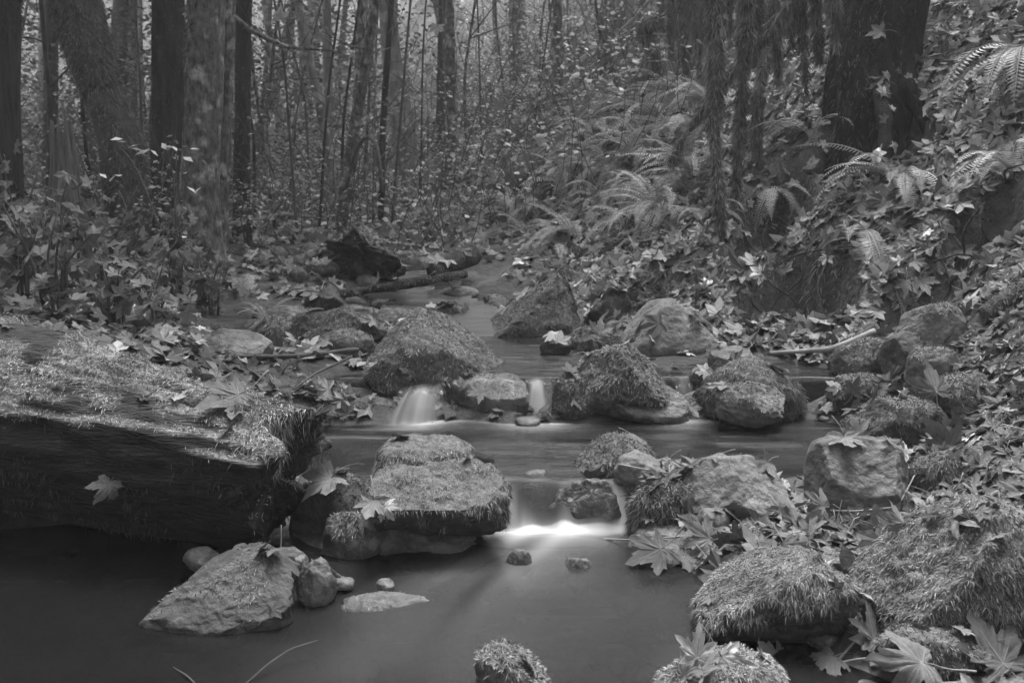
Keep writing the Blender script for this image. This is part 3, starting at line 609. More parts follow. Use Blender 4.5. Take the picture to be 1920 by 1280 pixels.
# ------------------------------------------------------------------ logs, trunks, branches
def spline(P, n):
    P = np.asarray(P, float); t = np.concatenate([[0], np.cumsum(np.linalg.norm(np.diff(P, axis=0), axis=1))]); q = np.linspace(0, t[-1], n)
    out = np.stack([np.interp(q, t, P[:, k]) for k in range(P.shape[1])], 1)
    for _ in range(max(1, n // 12)):
        out[1:-1] = (out[:-2] + 2 * out[1:-1] + out[2:]) / 4
    return out
def tube(path, rad, n=8, amp=0.0, seed=0, nl=None, ridges=0.0, rfreq=9, cap=True, nfreq=3.0):
    P = spline(path, nl or max(len(path), 3)); m = len(P)
    rr = np.interp(np.linspace(0, 1, m), np.linspace(0, 1, len(rad)), rad)
    T = nrm(np.gradient(P, axis=0)); ref = np.array([0, 0, 1.]) if abs(T[:, 2]).mean() < .8 else np.array([1., 0, 0])
    A = nrm(np.cross(T, ref)); Bv = np.cross(T, A); th = np.linspace(0, 2 * np.pi, n, endpoint=False)
    dirs = np.cos(th)[None, :, None] * A[:, None, :] + np.sin(th)[None, :, None] * Bv[:, None, :]
    k = np.ones((m, n))
    if amp:
        Q = (P[:, None, :] + dirs * rr[:, None, None]).reshape(-1, 3); k += amp * fbm(Q * nfreq / max(rr.mean() * 6, .05) * .5, 3, seed).reshape(m, n)
    if ridges:
        L = np.linspace(0, 1, m)[:, None] * np.ones((1, n)); Q = np.stack([np.cos(th)[None, :].repeat(m, 0) * rfreq / 2, np.sin(th)[None, :].repeat(m, 0) * rfreq / 2, L * 4], -1).reshape(-1, 3)
        k += ridges * fbm(Q, 3, seed + 9).reshape(m, n)
    V = (P[:, None, :] + dirs * (rr[:, None] * k)[:, :, None]).reshape(-1, 3)
    i = np.arange((m - 1) * n).reshape(m - 1, n); j = np.roll(i, -1, 1)
    F = np.stack([i.ravel(), j.ravel(), (j + n).ravel(), (i + n).ravel()], 1)
    F3 = np.zeros((0, 3), int)
    if cap:
        V = np.concatenate([V, P[[0]], P[[-1]]]); c0, c1 = m * n, m * n + 1; a = np.arange(n); b = np.roll(a, -1)
        F3 = np.concatenate([np.stack([b, a, np.full(n, c0)], 1), np.stack([a + (m - 1) * n, b + (m - 1) * n, np.full(n, c1)], 1)])
    F = np.concatenate([F[:, [0, 1, 2]], F[:, [0, 2, 3]], F3])
    return V, F
def merge(parts):
    Vs, Fs, o = [], [], 0
    for V, F in parts:
        Vs.append(V); Fs.append(np.asarray(F) + o); o += len(V)
    return np.concatenate(Vs), np.concatenate(Fs)

# --- the big rotten log at the left
LP = spline([(-3.3, 3.25, .40), (-2.3, 3.02, .36), (-1.7, 2.86, .32), (-1.15, 2.68, .27), (-.66, 2.5, .235)], 190)
m, n = 190, 110
tl = np.linspace(0, 1, m); th = np.linspace(0, 2 * np.pi, n, endpoint=False)
Rl = np.interp(tl, [0, .4, .62, .8, .93, 1], [.36, .34, .30, .255, .215, .19])
T = nrm(np.gradient(LP, axis=0)); A = nrm(np.cross(T, np.array([0, 0, 1.]))); Bv = np.cross(A, T)    # A towards the viewer, Bv up
TH, TL = np.meshgrid(th, tl); Q = np.stack([np.cos(TH) * 5, np.sin(TH) * 5, TL * 7], -1).reshape(-1, 3)
gr = fbm(Q * np.array([2.2, 2.2, 1]), 4, 61).reshape(m, n); big = fbm(Q * np.array([.35, .35, .7]), 2, 66).reshape(m, n)
layers = np.abs(((TH * 7 + 1.2 * big + .6 * gr) % 1) - .5) * 2           # splitting growth layers along the grain
k = 1 + .07 * big + .05 * gr + .035 * layers
face = np.exp(-((np.angle(np.exp(1j * (TH + .55)))) / .6) ** 2)            # hollowed lower front
k -= .20 * face * (.8 + .4 * big)
k += .05 * np.exp(-((np.angle(np.exp(1j * (TH - .55)))) / .22) ** 2) * (1 + gr)   # overhanging lip
rr = Rl[:, None] * k
V = LP[:, None, :] + np.cos(TH)[..., None] * rr[..., None] * A[:, None, :] + np.sin(TH)[..., None] * rr[..., None] * Bv[:, None, :]
endj = sstep(.955, 1, TL) * (.06 * fbm(np.stack([np.cos(TH) * 3, np.sin(TH) * 3, TL * 0], -1).reshape(-1, 3), 3, 71).reshape(m, n) + .05 * np.sin(TH))
V = V + endj[..., None] * T[:, None, :]
V = V.reshape(-1, 3); i = np.arange((m - 1) * n).reshape(m - 1, n); j = np.roll(i, -1, 1)
F = np.stack([i.ravel(), (i + n).ravel(), (j + n).ravel(), j.ravel()], 1); F = np.concatenate([F[:, [0, 1, 2]], F[:, [0, 2, 3]]])
V = np.concatenate([V, LP[[-1]] - T[-1] * .03]); a = np.arange(n) + (m - 1) * n; F = np.concatenate([F, np.stack([a, np.full(n, m * n), np.roll(a, -1)], 1)])
Nv = vert_normals(V, F)
if (Nv[:-1] * (V[:-1] - np.repeat(LP, n, 0))).sum() < 0: F = F[:, ::-1]; Nv = -Nv
mm = sstep(.48, .78, Nv[:, 2] + .55 * fbm(V * 4.5, 3, 81)) * sstep(-.6, .0, fbm(V * 3.3 + 4, 3, 85) + .3)
base = np.array([-1.6, 2.83, 0.0])
log = thing('rotten_log', base, 'huge dark rotten log with a bright moss covered top lying at the left', 'log')
part('trunk', V, F, M['wood'], log, base, {'moss': mm})
r = np.random.default_rng(91)
P, Nn, _ = sample_surface(V, F, 46000, r, mm ** 1.2 * (V[:, 0] > -2.0) * (Nv[:, 1] < .45)); cl_ = fbm(P * 16, 2, 83); P = P + Nn * np.clip(.006 + .02 * cl_, 0, .04)[:, None]
SV, SF, sh = strands(P, Nn, r, .012, .0024, .6, .9, 1.0, 2, .20, .52)
sh = sh * (.85 + .4 * fbm(SV * 5, 2, 95))
part('moss', SV, SF, M['moss'], log, base, {'shade': np.clip(sh, .05, .7)}, False, 'stuff')
tuft = np.exp(-(((V - U(505, 785, 2.42)) / np.array([.06, .12, .05])) ** 2).sum(1)); P, Nn, _ = sample_surface(V, F, 2600, r, tuft)
SV, SF, sh = strands(P, Nn, r, .018, .0024, 1.5, .9, .8, 3, .24, .55); part('moss_tuft', SV, SF, M['moss'], log, base, {'shade': sh}, False, 'stuff')
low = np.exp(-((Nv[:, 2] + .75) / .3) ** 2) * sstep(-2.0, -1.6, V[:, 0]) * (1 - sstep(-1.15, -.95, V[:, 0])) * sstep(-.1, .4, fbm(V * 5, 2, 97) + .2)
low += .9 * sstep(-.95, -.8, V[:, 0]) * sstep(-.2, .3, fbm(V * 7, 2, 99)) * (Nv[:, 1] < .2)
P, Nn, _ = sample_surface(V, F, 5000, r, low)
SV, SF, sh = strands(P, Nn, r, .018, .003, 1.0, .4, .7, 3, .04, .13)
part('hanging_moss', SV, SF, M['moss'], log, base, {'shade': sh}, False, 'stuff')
add_solid(V, F); LOGV, LOGN = V, Nv

def woody(name, label, path, rad, mat, cat='branch', n=8, amp=.12, seed=0, group=None, nl=None, moss=0, ml=.02, mw=.004, mshade=(.08, .25), base=None, solid=False, ridges=0, extra=(), mossz=-.3, part_name='stem', mdroop=.9, mspread=.5, mup=.5):
    path = np.asarray(path, float); base = path[0] if base is None else np.asarray(base, float)
    V, F = tube(path, rad, n, amp, seed, nl or len(path) * 6, ridges)
    if extra:
        V, F = merge([(V, F)] + [tube(e[0], e[1], 6, .1, seed + q + 1, 12) for q, e in enumerate(extra)])
    o = thing(name, base, label, cat, group)
    part(part_name, V, F, M[mat], o, base)
    if moss:
        r = np.random.default_rng(seed + 77); Nv = vert_normals(V, F)
        w = sstep(mossz, mossz + .5, Nv[:, 2] + .4 * fbm(V * 4, 2, seed)) 
        P, Nn, _ = sample_surface(V, F, moss, r, w + 1e-6)
        out = nrm(P - P.mean(0)); 
        SV, SF, sh = strands(P, Nn, r, ml, mw, mdroop, mup, mspread, 3, *mshade)
        part('moss', SV, SF, M['moss'], o, base, {'shade': sh * (.8 + .4 * fbm(SV * 5, 2, seed))}, False, 'stuff')
    if solid: add_solid(V, F)
    return o
def UU(*L): return [U(*p) for p in L]
woody('fallen_branch', 'mossy fallen branch lying across the upper stream', UU((430, 546, 5.9), (520, 554, 5.75), (640, 552, 5.6), (750, 534, 5.7), (875, 514, 5.85)), [.022, .034, .028, .03, .026], 'bark_dark', n=12, amp=.3, seed=3, moss=2500, ml=.016, solid=True)
woody('short_log', 'short dark log leaning up behind the fallen branch', UU((812, 512, 6.2), (850, 494, 6.4), (884, 478, 6.6)), [.07, .08, .07], 'bark_dark', 'log', n=12, amp=.3, seed=4, moss=500, solid=True)
woody('thin_branch', 'thin bare branch stretched low over the side channel', UU((412, 668, 3.75), (490, 668, 3.8), (560, 667, 3.85), (672, 655, 3.95)), [.006, .009, .01, .012], 'twig', n=6, seed=5)
woody('thin_stick', 'thin dark stick leaning across the leafy side channel', UU((550, 730, 3.5), (590, 700, 3.62), (660, 668, 3.8)), [.004, .005, .005], 'twig', n=5, seed=6)
woody('curved_twig', 'slender curved twig rising from the water at the near edge', UU((440, 1300, 1.8), (500, 1246, 1.86), (545, 1215, 1.9), (597, 1199, 1.93)), [.0022, .002, .0017, .001], 'twig', n=5, seed=7)
woody('curved_twig', 'short dark twig poking from the near water below the slab', UU((375, 1290, 1.8), (350, 1265, 1.84), (325, 1250, 1.88)), [.0018, .0018, .001], 'twig', n=5, seed=8)
woody('mossy_log', 'short mossy log lying up the fern covered slope', [ground_hit(945, 372)[0] + (0, 0, .05), ground_hit(985, 335)[0] + (0, 0, .1), ground_hit(1022, 302)[0] + (0, 0, .12)], [.15, .15, .13], 'bark_moss', 'log', n=14, amp=.25, seed=9, moss=1500, ml=.03, mw=.008, solid=True)
woody('mossy_log', 'long mossy log running up the slope through the ferns', [ground_hit(1010, 345)[0] + (0, 0, .04), ground_hit(1080, 270)[0] + (0, 0, .06), ground_hit(1160, 200)[0] + (0, 0, .08), ground_hit(1230, 155)[0] + (0, 0, .1)], [.1, .12, .12, .1], 'bark_moss', 'log', n=12, amp=.2, seed=10, moss=2500, ml=.04, mw=.01, mshade=(.14, .34), solid=True)
woody('fallen_limb', 'pale weathered stick lying under leaves on the right bank', UU((1640, 620, 3.95), (1560, 655, 3.9), (1440, 662, 4.2)), [.012, .014, .01], 'twig_pale', n=6, seed=11)
woody('broken_limb', 'broken mossy limb jutting from the right edge of the bank', UU((1930, 540, 3.6), (1890, 562, 3.6), (1845, 590, 3.6)), [.05, .045, .04], 'bark_moss', n=10, seed=12, moss=900, ml=.016)
#woody('broken_limb', 'curled bark limb with leaves resting on it high on the right bank', [ground_hit(1800, 425)[0] + (0, 0, .06), ground_hit(1840, 408)[0] + (0, 0, .12), ground_hit(1885, 432)[0] + (0, 0, .05)], [.03, .035, .02], 'bark_pale', n=8, seed=13)
woody('fallen_branch', 'bare branch lying over the leafy flat behind the main trunk', UU((395, 425, 8.4), (480, 412, 8.6), (530, 400, 8.8), (620, 412, 9.2)), [.02, .025, .02, .012], 'twig_pale', n=6, seed=14)

# --- dark broken stump beside the upper stream
V, F = rock_shape(501, 5, 3.2, 6, cuts=[(-.35, 0, .9, .62), (.75, 0, .65, .5), (0, -.75, -.5, .45)], rough=.26, fine=.14)
c = U(676, 427, 6.3); sx = 84 / FPX * 6.3; szz = 64 / FPX * 6.3; c[2] -= szz * .95
V = V * np.array([sx, sx * .9, szz]); Nv = vert_normals(V, F)
mm = sstep(.2, .6, Nv[:, 2] + .3 * fbm(V * 8, 2, 3)) * (V[:, 1] > -.1)
stump = thing('broken_stump', c - np.array([0, 0, szz]), 'black crumbling tree stump with leaves on its shoulders beside the stream', 'stump')
part('wood', V + c, F, M['rot'], stump, c - np.array([0, 0, szz]), {'moss': mm})
r = np.random.default_rng(7); P, Nn, _ = sample_surface(V, F, 1800, r, mm)
SV, SF, sh = strands(P, Nn, r, .04, .012, .8, .5, .5, 3, .12, .32); part('moss', SV + c, SF, M['moss'], stump, c - np.array([0, 0, szz]), {'shade': sh}, False, 'stuff')
add_solid(V + c, F)

# --- trunks seen on the left and in the centre
def crown_mesh(n):
    r = np.random.default_rng(3); ctr = r.normal(size=(46, 3)) * np.array([1.5, 1.5, 1.3]); k = r.integers(0, 46, n)
    P = ctr[k] + r.normal(size=(n, 3)) * .38; a = nrm(r.normal(size=(n, 3)) + np.array([0, 0, .8])); t = nrm(np.cross(a, r.normal(size=(n, 3)))); b = np.cross(a, t); s = r.uniform(.07, .17, n)[:, None]
    V = np.stack([P - t * s, P + b * s * .7, P + t * s, P - b * s * .7], 1).reshape(-1, 3); F = np.arange(n * 4).reshape(-1, 4)
    return mesh_data('crown', V, F, M['foliage'], {'shade': np.repeat(r.uniform(.06, .16, n), 4)}, False)
CROWN, DENSE_CROWN = crown_mesh(300), crown_mesh(1500)
def tree(name, label, P, wpx, Y, mat, seed, top=9.0, group=None, amp=.12, ridges=.1, n=20, moss=0, ml=.05, mw=.01, mshade=(.07, .2), flare=1.35, crown=True, twigs=3, nb=6, mside=None):
    """P: picture points from the foot upwards at distance Y; the stem goes on to `top` metres above its foot"""
    pts = [U(px, py, Y) for px, py in P]; w = [x / FPX * Y / 2 for x in wpx]
    f = pts[0].copy(); f[2] = hz(f[0], f[1]) - .12
    d = nrm(pts[-1] - pts[-2]); L = max(top - (pts[-1][2] - f[2]), 1.0); e = pts[-1] + (d * .5 + np.array([0, 0, .5])) * L
    path = [f] + ([p for p in pts if p[2] > f[2] + .15]) + [e]
    t = tree_obj = thing(name, f + np.array([0, 0, .12]), label, 'tree', group); b0 = f + np.array([0, 0, .12])
    rad = [w[0] * flare] + list(np.interp(np.linspace(0, 1, len(path) - 2), np.linspace(0, 1, len(w)), w)) + [w[-1] * .55]
    # radii follow true distances along the stem
    dist = np.concatenate([[0], np.cumsum(np.linalg.norm(np.diff(np.array(path), axis=0), axis=1))]); q = np.linspace(0, dist[-1], 40); rr = np.interp(q, dist, rad)
    V, F = tube(path, rr, n, amp, seed, 70 if Y < 9 else 40, ridges, 10)
    part('trunk', V, F, M[mat], t, b0); add_solid(V, F) if Y < 12 else None
    r = np.random.default_rng(seed + 5)
    if moss:
        vz = V[:, 2] < CZ + Y * .35; wgt = vz * sstep(-.35, .25, fbm(V * 2.2, 2, seed) + .15)
        if mside is not None:
            wgt = wgt * sstep(-.5, .4, vert_normals(V, F) @ np.array(mside, float))
        PP, Nn, _ = sample_surface(V, F, moss, r, wgt + 1e-9)
        SV, SF, sh = strands(PP, Nn, r, ml, mw, .7, .9, .5, 3, *mshade)
        part('moss', SV, SF, M['moss'], t, b0, {'shade': sh}, False, 'stuff')
    Ps = spline(path, 60)
    for k in range(twigs):                                 # bare side branches
        q = Ps[r.integers(12, 50)]; a = r.uniform(0, 6.28); l = r.uniform(.5, 1.3); dv = np.array([math.cos(a), math.sin(a), r.uniform(-.2, .5)])
        V2, F2 = tube([q, q + dv * l * .5 + (0, 0, .05), q + dv * l + r.normal(size=3) * .15], [w[-1] * .25 + .004, .008, .003], 5, 0, 1, 8); part('branch', V2, F2, M[mat], t, b0)
    if crown == 'dense':  # unseen crowns kept dense to block low sky light and its reflection
        z0 = CZ + .2 * Y + 3.2; zt = e[2]
        for k in range(3):
            zz = z0 + (zt - z0) * (k + 1.5) / 3.5; q = Ps[np.argmin(np.abs(Ps[:, 2] - zz))]; c = link('crown', DENSE_CROWN, t, q - b0 + r.normal(size=3) * (1.0, 1.0, .2)); c.rotation_euler = (0, 0, r.uniform(0, 6)); s = r.uniform(.8, 1.2); c.scale = (s, s, s * .8)
    elif crown:
        for k in range(2):
            c = link('crown', CROWN, t, e - b0 + r.normal(size=3) * (.8, .8, .3) + (0, 0, .2 - k * 1.2)); c.rotation_euler = (0, 0, r.uniform(0, 6)); s = r.uniform(.9, 1.3) ; c.scale = (s, s, s)
    return t
tree('dark_tree', 'nearly black trunk standing at the left edge of the wood', [(-8, 500), (8, 330), (12, 180), (16, 0), (14, -160)], [66, 50, 46, 42], 6.0, 'bark_dark', 11, moss=1200, ml=.03, mw=.006, mshade=(.03, .1), mside=(1, 0, 0))
tree('shaggy_tree', 'crooked moss bearded trunk leaning over the pale snag', [(240, 430), (236, 330), (212, 220), (172, 120), (140, 10), (118, -160)], [92, 80, 70, 84, 70, 60], 7.0, 'bark_moss', 12, moss=14000, ml=.04, mw=.005, mshade=(.09, .26), amp=.25)
tree('dark_tree', 'dark straight trunk behind the mottled main trunk', [(308, 410), (312, 250), (316, 100), (316, -160)], [66, 60, 58, 56], 8.4, 'bark_dark', 13, moss=1500, ml=.04, mw=.008, mshade=(.04, .12))
tree('mottled_tree', 'mottled lichen spotted main trunk rising from the left bank', [(368, 470), (374, 350), (381, 200), (386, 0), (388, -160)], [92, 72, 66, 66, 64], 6.5, 'bark', 14, moss=2600, ml=.035, mw=.006, mshade=(.07, .2), ridges=.07, mside=(-1, -.2, 0))
tree('slim_tree', 'slimmer lichen spotted trunk close behind the mottled main trunk', [(408, 455), (418, 250), (426, 100), (430, -160)], [34, 30, 26, 26], 7.3, 'bark', 15)
tree('slim_tree', 'dark slim trunk right of the mottled main trunk', [(452, 430), (455, 200), (458, -160)], [32, 29, 27], 9.0, 'bark_dark', 16, moss=800, ml=.04, mw=.008)
tree('leaning_tree', 'pale lichen crusted trunk leaning left towards its top', [(640, 410), (622, 320), (600, 200), (568, 60), (540, -120)], [20, 18, 17, 16], 10.0, 'bark_pale', 17)
tree('leaning_tree', 'slender trunk leaning right behind the dark stump', [(640, 405), (662, 250), (690, 100), (716, -100)], [24, 21, 19, 18], 9.4, 'bark', 18, group=None)
tree('mossy_tree', 'thick pale mossy trunk set back at the foot of the far slope', [(768, 350), (752, 230), (732, 90), (716, -120)], [48, 40, 36, 34], 12.5, 'bark_pale', 19, moss=800, ml=.05, mw=.012)
tree('slim_tree', 'thin dark trunk crossing in front of the pale mossy trunk', [(716, 400), (716, 250), (728, 90), (740, -100)], [13, 12, 11, 10], 9.8, 'bark_dark', 20)
tree('slim_tree', 'twin grey trunk left of the pale mossy trunk', [(652, 390), (668, 230), (676, 80), (684, -100)], [19, 17, 16, 16], 11.0, 'bark', 21)
tree('slim_tree', 'straight speckled trunk far behind the leaning pale one', [(616, 400), (614, 200), (612, -100)], [17, 15, 14], 13.0, 'bark_pale', 22)
tree('slim_tree', 'upright grey trunk on the far slope with moss at its foot', [(1136, 150), (1140, 60), (1140, -60)], [20, 17, 16], 13.0, 'bark', 23)
tree('slim_tree', 'dark upright trunk above the far bright bushes', [(826, 150), (828, 60), (830, -60)], [14, 12, 11], 17.0, 'bark_dark', 24)
# splintered snag
r = np.random.default_rng(8); q = U(130, 420, 6.7); q[2] = hz(q[0], q[1]) - .1; b0 = q + np.array([0, 0, .1])
sn = thing('snag', b0, 'pale splintered snag standing under the moss bearded trunk', 'snag')
for k in range(9):
    a = k / 9 * 6.28; o = np.array([math.cos(a), math.sin(a), 0]) * .075; h = U(128, 190 + 90 * r.random(), 6.7)[2]
    V, F = tube([q + o * 1.25, (q + o) * (1, 1, 0) + (0, 0, (q[2] + h) / 2), (q + o * .95) * (1, 1, 0) + (0, 0, h - .1), (q + o * .8) * (1, 1, 0) + (.0, 0, h)], [.05, .048, .035, .006], 8, .2, 30 + k, 30, .25)
    part('splinter', V, F, M['snag'], sn, b0)
# arched bare sapling
woody('bent_sapling', 'bare sapling bent into an arch beside the leaning trunks', [ground_hit(640, 400)[0]] + UU((655, 330, 8.6), (672, 262, 8.5), (697, 238, 8.4), (712, 290, 8.3), (716, 360, 8.2)), [.012, .012, .012, .016, .02, .02], 'twig', 'sapling', n=7, seed=21)
woody('leaning_pole', 'straight bare pole leaning over the far slope', UU((1160, 62, 10.5), (1195, 30, 10.3), (1260, -50, 10.0)), [.022, .022, .02], 'twig_pale', 'branch', n=6, seed=22)
woody('bare_limb', 'knobbly bare limb reaching right from the mottled trunk', UU((438, 30, 7.0), (470, 58, 7.0), (535, 88, 7.1), (640, 97, 7.3)), [.018, .017, .012, .005], 'bark', 'branch', n=7, seed=23, amp=.3)
woody('mossy_stub', 'broken stub crowned with a bright tuft of moss above the ferns', [ground_hit(1232, 150)[0] - (0, 0, .1)] + UU((1222, 100, 10.0), (1208, 60, 10.0), (1230, 40, 10.0)), [.12, .09, .08, .1], 'bark_pale', 'stump', n=10, seed=24, moss=2500, ml=.06, mw=.015, mshade=(.16, .38), amp=.3, mossz=.2)

# --- great dark tree base on the right slope, with roots
f = ground_hit(1640, 262)[0]; r = np.random.default_rng(14)
gt = thing('giant_tree', f, 'massive black tree base with roots gripping the right slope', 'tree')
p1, p2 = U(1640, 110, f[1] + .15), U(1662, 0, f[1] + .3); up = p2 + (.4, .3, 4.0)
V, F = tube([f - (0, 0, .3), p1, p2, up], [.32, .21, .19, .18], 28, .3, 51, 80, .25, 9); part('trunk', V, F, M['bark_black'], gt, f); add_solid(V, F); TRV, TRF = V, F
for k, (px, py) in enumerate([(1560, 270), (1600, 330), (1690, 300), (1740, 230), (1530, 200), (1660, 350)]):
    e = ground_hit(px, py)[0]; s = p1 + (nrm(e - p1) * .12); V, F = tube([s, (s + e) / 2 + (0, -.06, .04), e - (0, 0, .08)], [.06, .04, .02], 9, .35, 60 + k, 26, .25); part('root', V, F, M['bark_black'], gt, f); add_solid(V, F)
Nv = vert_normals(TRV, TRF); P, Nn, _ = sample_surface(TRV, TRF, 2600, r, (TRV[:, 2] < p2[2] + .6) * sstep(-.3, .5, -Nv[:, 0] + .3 * fbm(TRV * 5, 2, 5)) + 1e-9)
SV, SF, sh = strands(P, Nn, r, .04, .006, 1.2, .4, .5, 3, .04, .13); part('moss', SV, SF, M['moss'], gt, f, {'shade': sh}, False, 'stuff')
c = link('crown', CROWN, gt, up - f)

# --- curtain of moss draped stems hanging in front of the slope
def draped(label, L, Y, rad, seed, moss, ml=.04):
    path = [U(px, py, Y + dy) for px, py, dy in L]
    return woody('moss_draped_stem', label, path, rad, 'bark_moss', 'branch', n=8, amp=.35, seed=seed, moss=moss, ml=ml, mw=.006, mshade=(.11, .32), mossz=-1.6, mdroop=1.2, mspread=.55, mup=.5, nl=40, base=path[0])
g = ground_hit(1352, 440)[0]
draped('tallest moss draped stem reaching down to the leafy bank', [(1352, 445, 0), (1345, 330, .02), (1336, 210, .05), (1345, 100, .1), (1335, -40, .1), (1330, -160, .1)], g[1] - .05, [.02, .03, .03, .05, .055, .05], 31, 5200)
draped('diagonal moss draped limb sweeping up to the right', [(1258, 305, 0), (1300, 230, -.1), (1345, 165, -.2), (1400, 105, -.3), (1470, 30, -.4), (1540, -60, -.5)], 6.6, [.02, .03, .04, .045, .04, .04], 32, 5200, .045)
draped('second moss draped stem dangling beside the tallest one', [(1378, 400, 0), (1385, 280, 0), (1392, 150, 0), (1402, 20, 0), (1405, -100, 0)], 5.9, [.012, .025, .03, .03, .03], 33, 4200)
draped('thick moss draped stem above the fern patch', [(1287, 160, 0), (1285, 80, 0), (1280, 0, 0), (1275, -120, 0)], 8.8, [.03, .07, .09, .1], 34, 2600, .045)
draped('thin moss draped stem between the thick one and the tallest', [(1262, 175, 0), (1258, 60, 0), (1250, -100, 0)], 9.2, [.02, .04, .05], 35, 1500, .045)
draped('ragged moss draped stem hanging left of the giant tree', [(1460, 150, 0), (1455, 70, 0), (1450, -20, 0), (1446, -120, 0)], 6.3, [.015, .03, .035, .035], 36, 3000, .045)
draped('short ragged moss strand near the giant tree', [(1535, 110, 0), (1532, 40, 0), (1528, -80, 0)], 6.2, [.012, .03, .03], 37, 2200, .045)
draped('hooked moss draped twig under the diagonal limb', [(1425, 330, 0), (1418, 250, 0), (1422, 170, 0), (1440, 90, .1)], 6.1, [.012, .025, .028, .02], 38, 3000, .04)
draped('small moss draped twig over the upper ferns', [(1310, 130, 0), (1318, 50, 0), (1322, -60, 0)], 8.0, [.015, .035, .04], 39, 1500, .045)

for k, (px, y1_, Y, w) in enumerate([(1302, 95, 8.4, .05), (1365, 70, 7.0, .05), (1428, 120, 6.8, .045), (1482, 95, 6.5, .04), (1508, 175, 6.2, .03), (1565, 85, 6.0, .03), (1240, 60, 9.8, .05), (1395, 200, 6.4, .03)]):
    draped('ragged beard of moss hanging among the draped stems', [(px + 4, y1_, 0), (px, y1_ - 60, 0), (px - 5, y1_ - 130, .05), (px - 3, -120, .05)], Y, [.008, w * .8, w, w], 340 + k, 1500, .05)['group'] = 'ragged moss beards among the draped stems'
# --- farther trunks of the wood
r = np.random.default_rng(77)
for k in range(46):
    Y = 13 + 23 * (k * 7 % 46) / 46; px = r.choice([r.uniform(20, 700), r.uniform(20, 700), r.uniform(700, 1300)]); x = (px - 960) / FPX * Y; z = hz(x, Y)
    _, py, _ = project(np.array([x, Y, z])); w = r.uniform(.08, .34) / Y * FPX; dx = r.normal() * 25
    tree('far_tree', 'far grey trunk in the misty wood behind the stream', [(px, float(py[0])), (px + dx * .5, float(py[0]) - 160), (px + dx, float(py[0]) - 330)], [w, w * .85, w * .75], Y, ('bark', 'bark_dark', 'bark_pale')[k % 3], 200 + k, top=r.uniform(.62, .85) * Y + 2.5, crown=False if 700 < px < 1180 and Y < 30 else 'dense', group='far trunks of the misty wood', n=10, twigs=2, ridges=.05)

# the wood goes on unseen around the viewer; added to cut front light
r = np.random.default_rng(123)
for k, (x, y) in enumerate([(-5, -3), (-2.5, -6), (1.5, -7.5), (4.5, -5), (7, -2.5), (-8, -5), (-6.5, 1), (-8.5, 4), (-11, 0), (0, -12), (5, -11), (-6, -10), (9, -7), (10, 1.5), (9.5, 5), (-4.5, -14), (3, -15), (-10, 7)]):
    z = hz(max(min(x, 8), -8), max(y, -5)) - .2; b0 = np.array([x, y, z]); w = r.uniform(.12, .26); h = r.uniform(9, 13)
    t = thing('unseen_wood_tree', b0, 'unseen leafy tree of the wood added around the viewpoint to cut front light', 'tree', 'trees behind the viewpoint')
    V, F = tube([b0, b0 + (r.normal() * .2, r.normal() * .2, h * .5), b0 + (r.normal() * .5, r.normal() * .5, h)], [w * 1.3, w, w * .5], 10, .1, k, 20, .06); part('trunk', V, F, M['bark'], t, b0)
    for j in range(5):
        c = link('crown', DENSE_CROWN, t, (r.normal() * .9, r.normal() * .9, 3.0 + (h - 3.0) * j / 4)); c.rotation_euler = (0, 0, r.uniform(0, 6)); s = r.uniform(.8, 1.1); c.scale = (s, s, s * .8)
# roots and torn moss hanging in the dark hollows of the bank
r = np.random.default_rng(61)
for k, (hx, hy, rx, ry, dz) in enumerate(HOLLOWS):
    b0 = np.array([hx, hy + ry, hz(hx, hy + ry * 1.3)]); o = thing('bank_roots', b0, ['tangle of roots in the widest hollow of the right bank', 'roots in the small hollow beside the widest one', 'roots under the hanging bright leaf', 'roots in the hollow behind the pale flat topped boulder',
        'roots under the giant tree', 'roots below the arching fern left of the giant tree', 'roots in the hollow at the right edge of the bank', 'roots in the hollow under the draped moss'][k], 'roots')
    for j in range(4):
        x = hx + r.uniform(-1, 1) * rx; a = np.array([x, hy + ry * 1.15, hz(x, hy + ry * 1.15) + .02]); e = np.array([x + r.normal() * .1, hy + r.uniform(-.6, .5) * ry, 0]); e[2] = hz(e[0], e[1]) - .02
        V, F = tube([a, a * .6 + e * .4 + np.array([r.normal() * .08, -.03, .02]), a * .3 + e * .7 + np.array([r.normal() * .08, -.02, .03]), e], [.005, .006, .002], 5, .3, j, 12); part('root', V, F, M['bark_dark'], o, b0)
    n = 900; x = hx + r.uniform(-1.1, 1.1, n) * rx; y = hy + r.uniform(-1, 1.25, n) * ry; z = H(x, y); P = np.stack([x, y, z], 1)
    SV, SF, sh = strands(P, nrm(np.array([0, -.7, .7]) + r.normal(size=(n, 3)) * .2), r, .028, .006, 1.2, .6, .8, 3, .04, .16); part('moss', SV, SF, M['moss'], o, b0, {'shade': sh}, False, 'stuff')
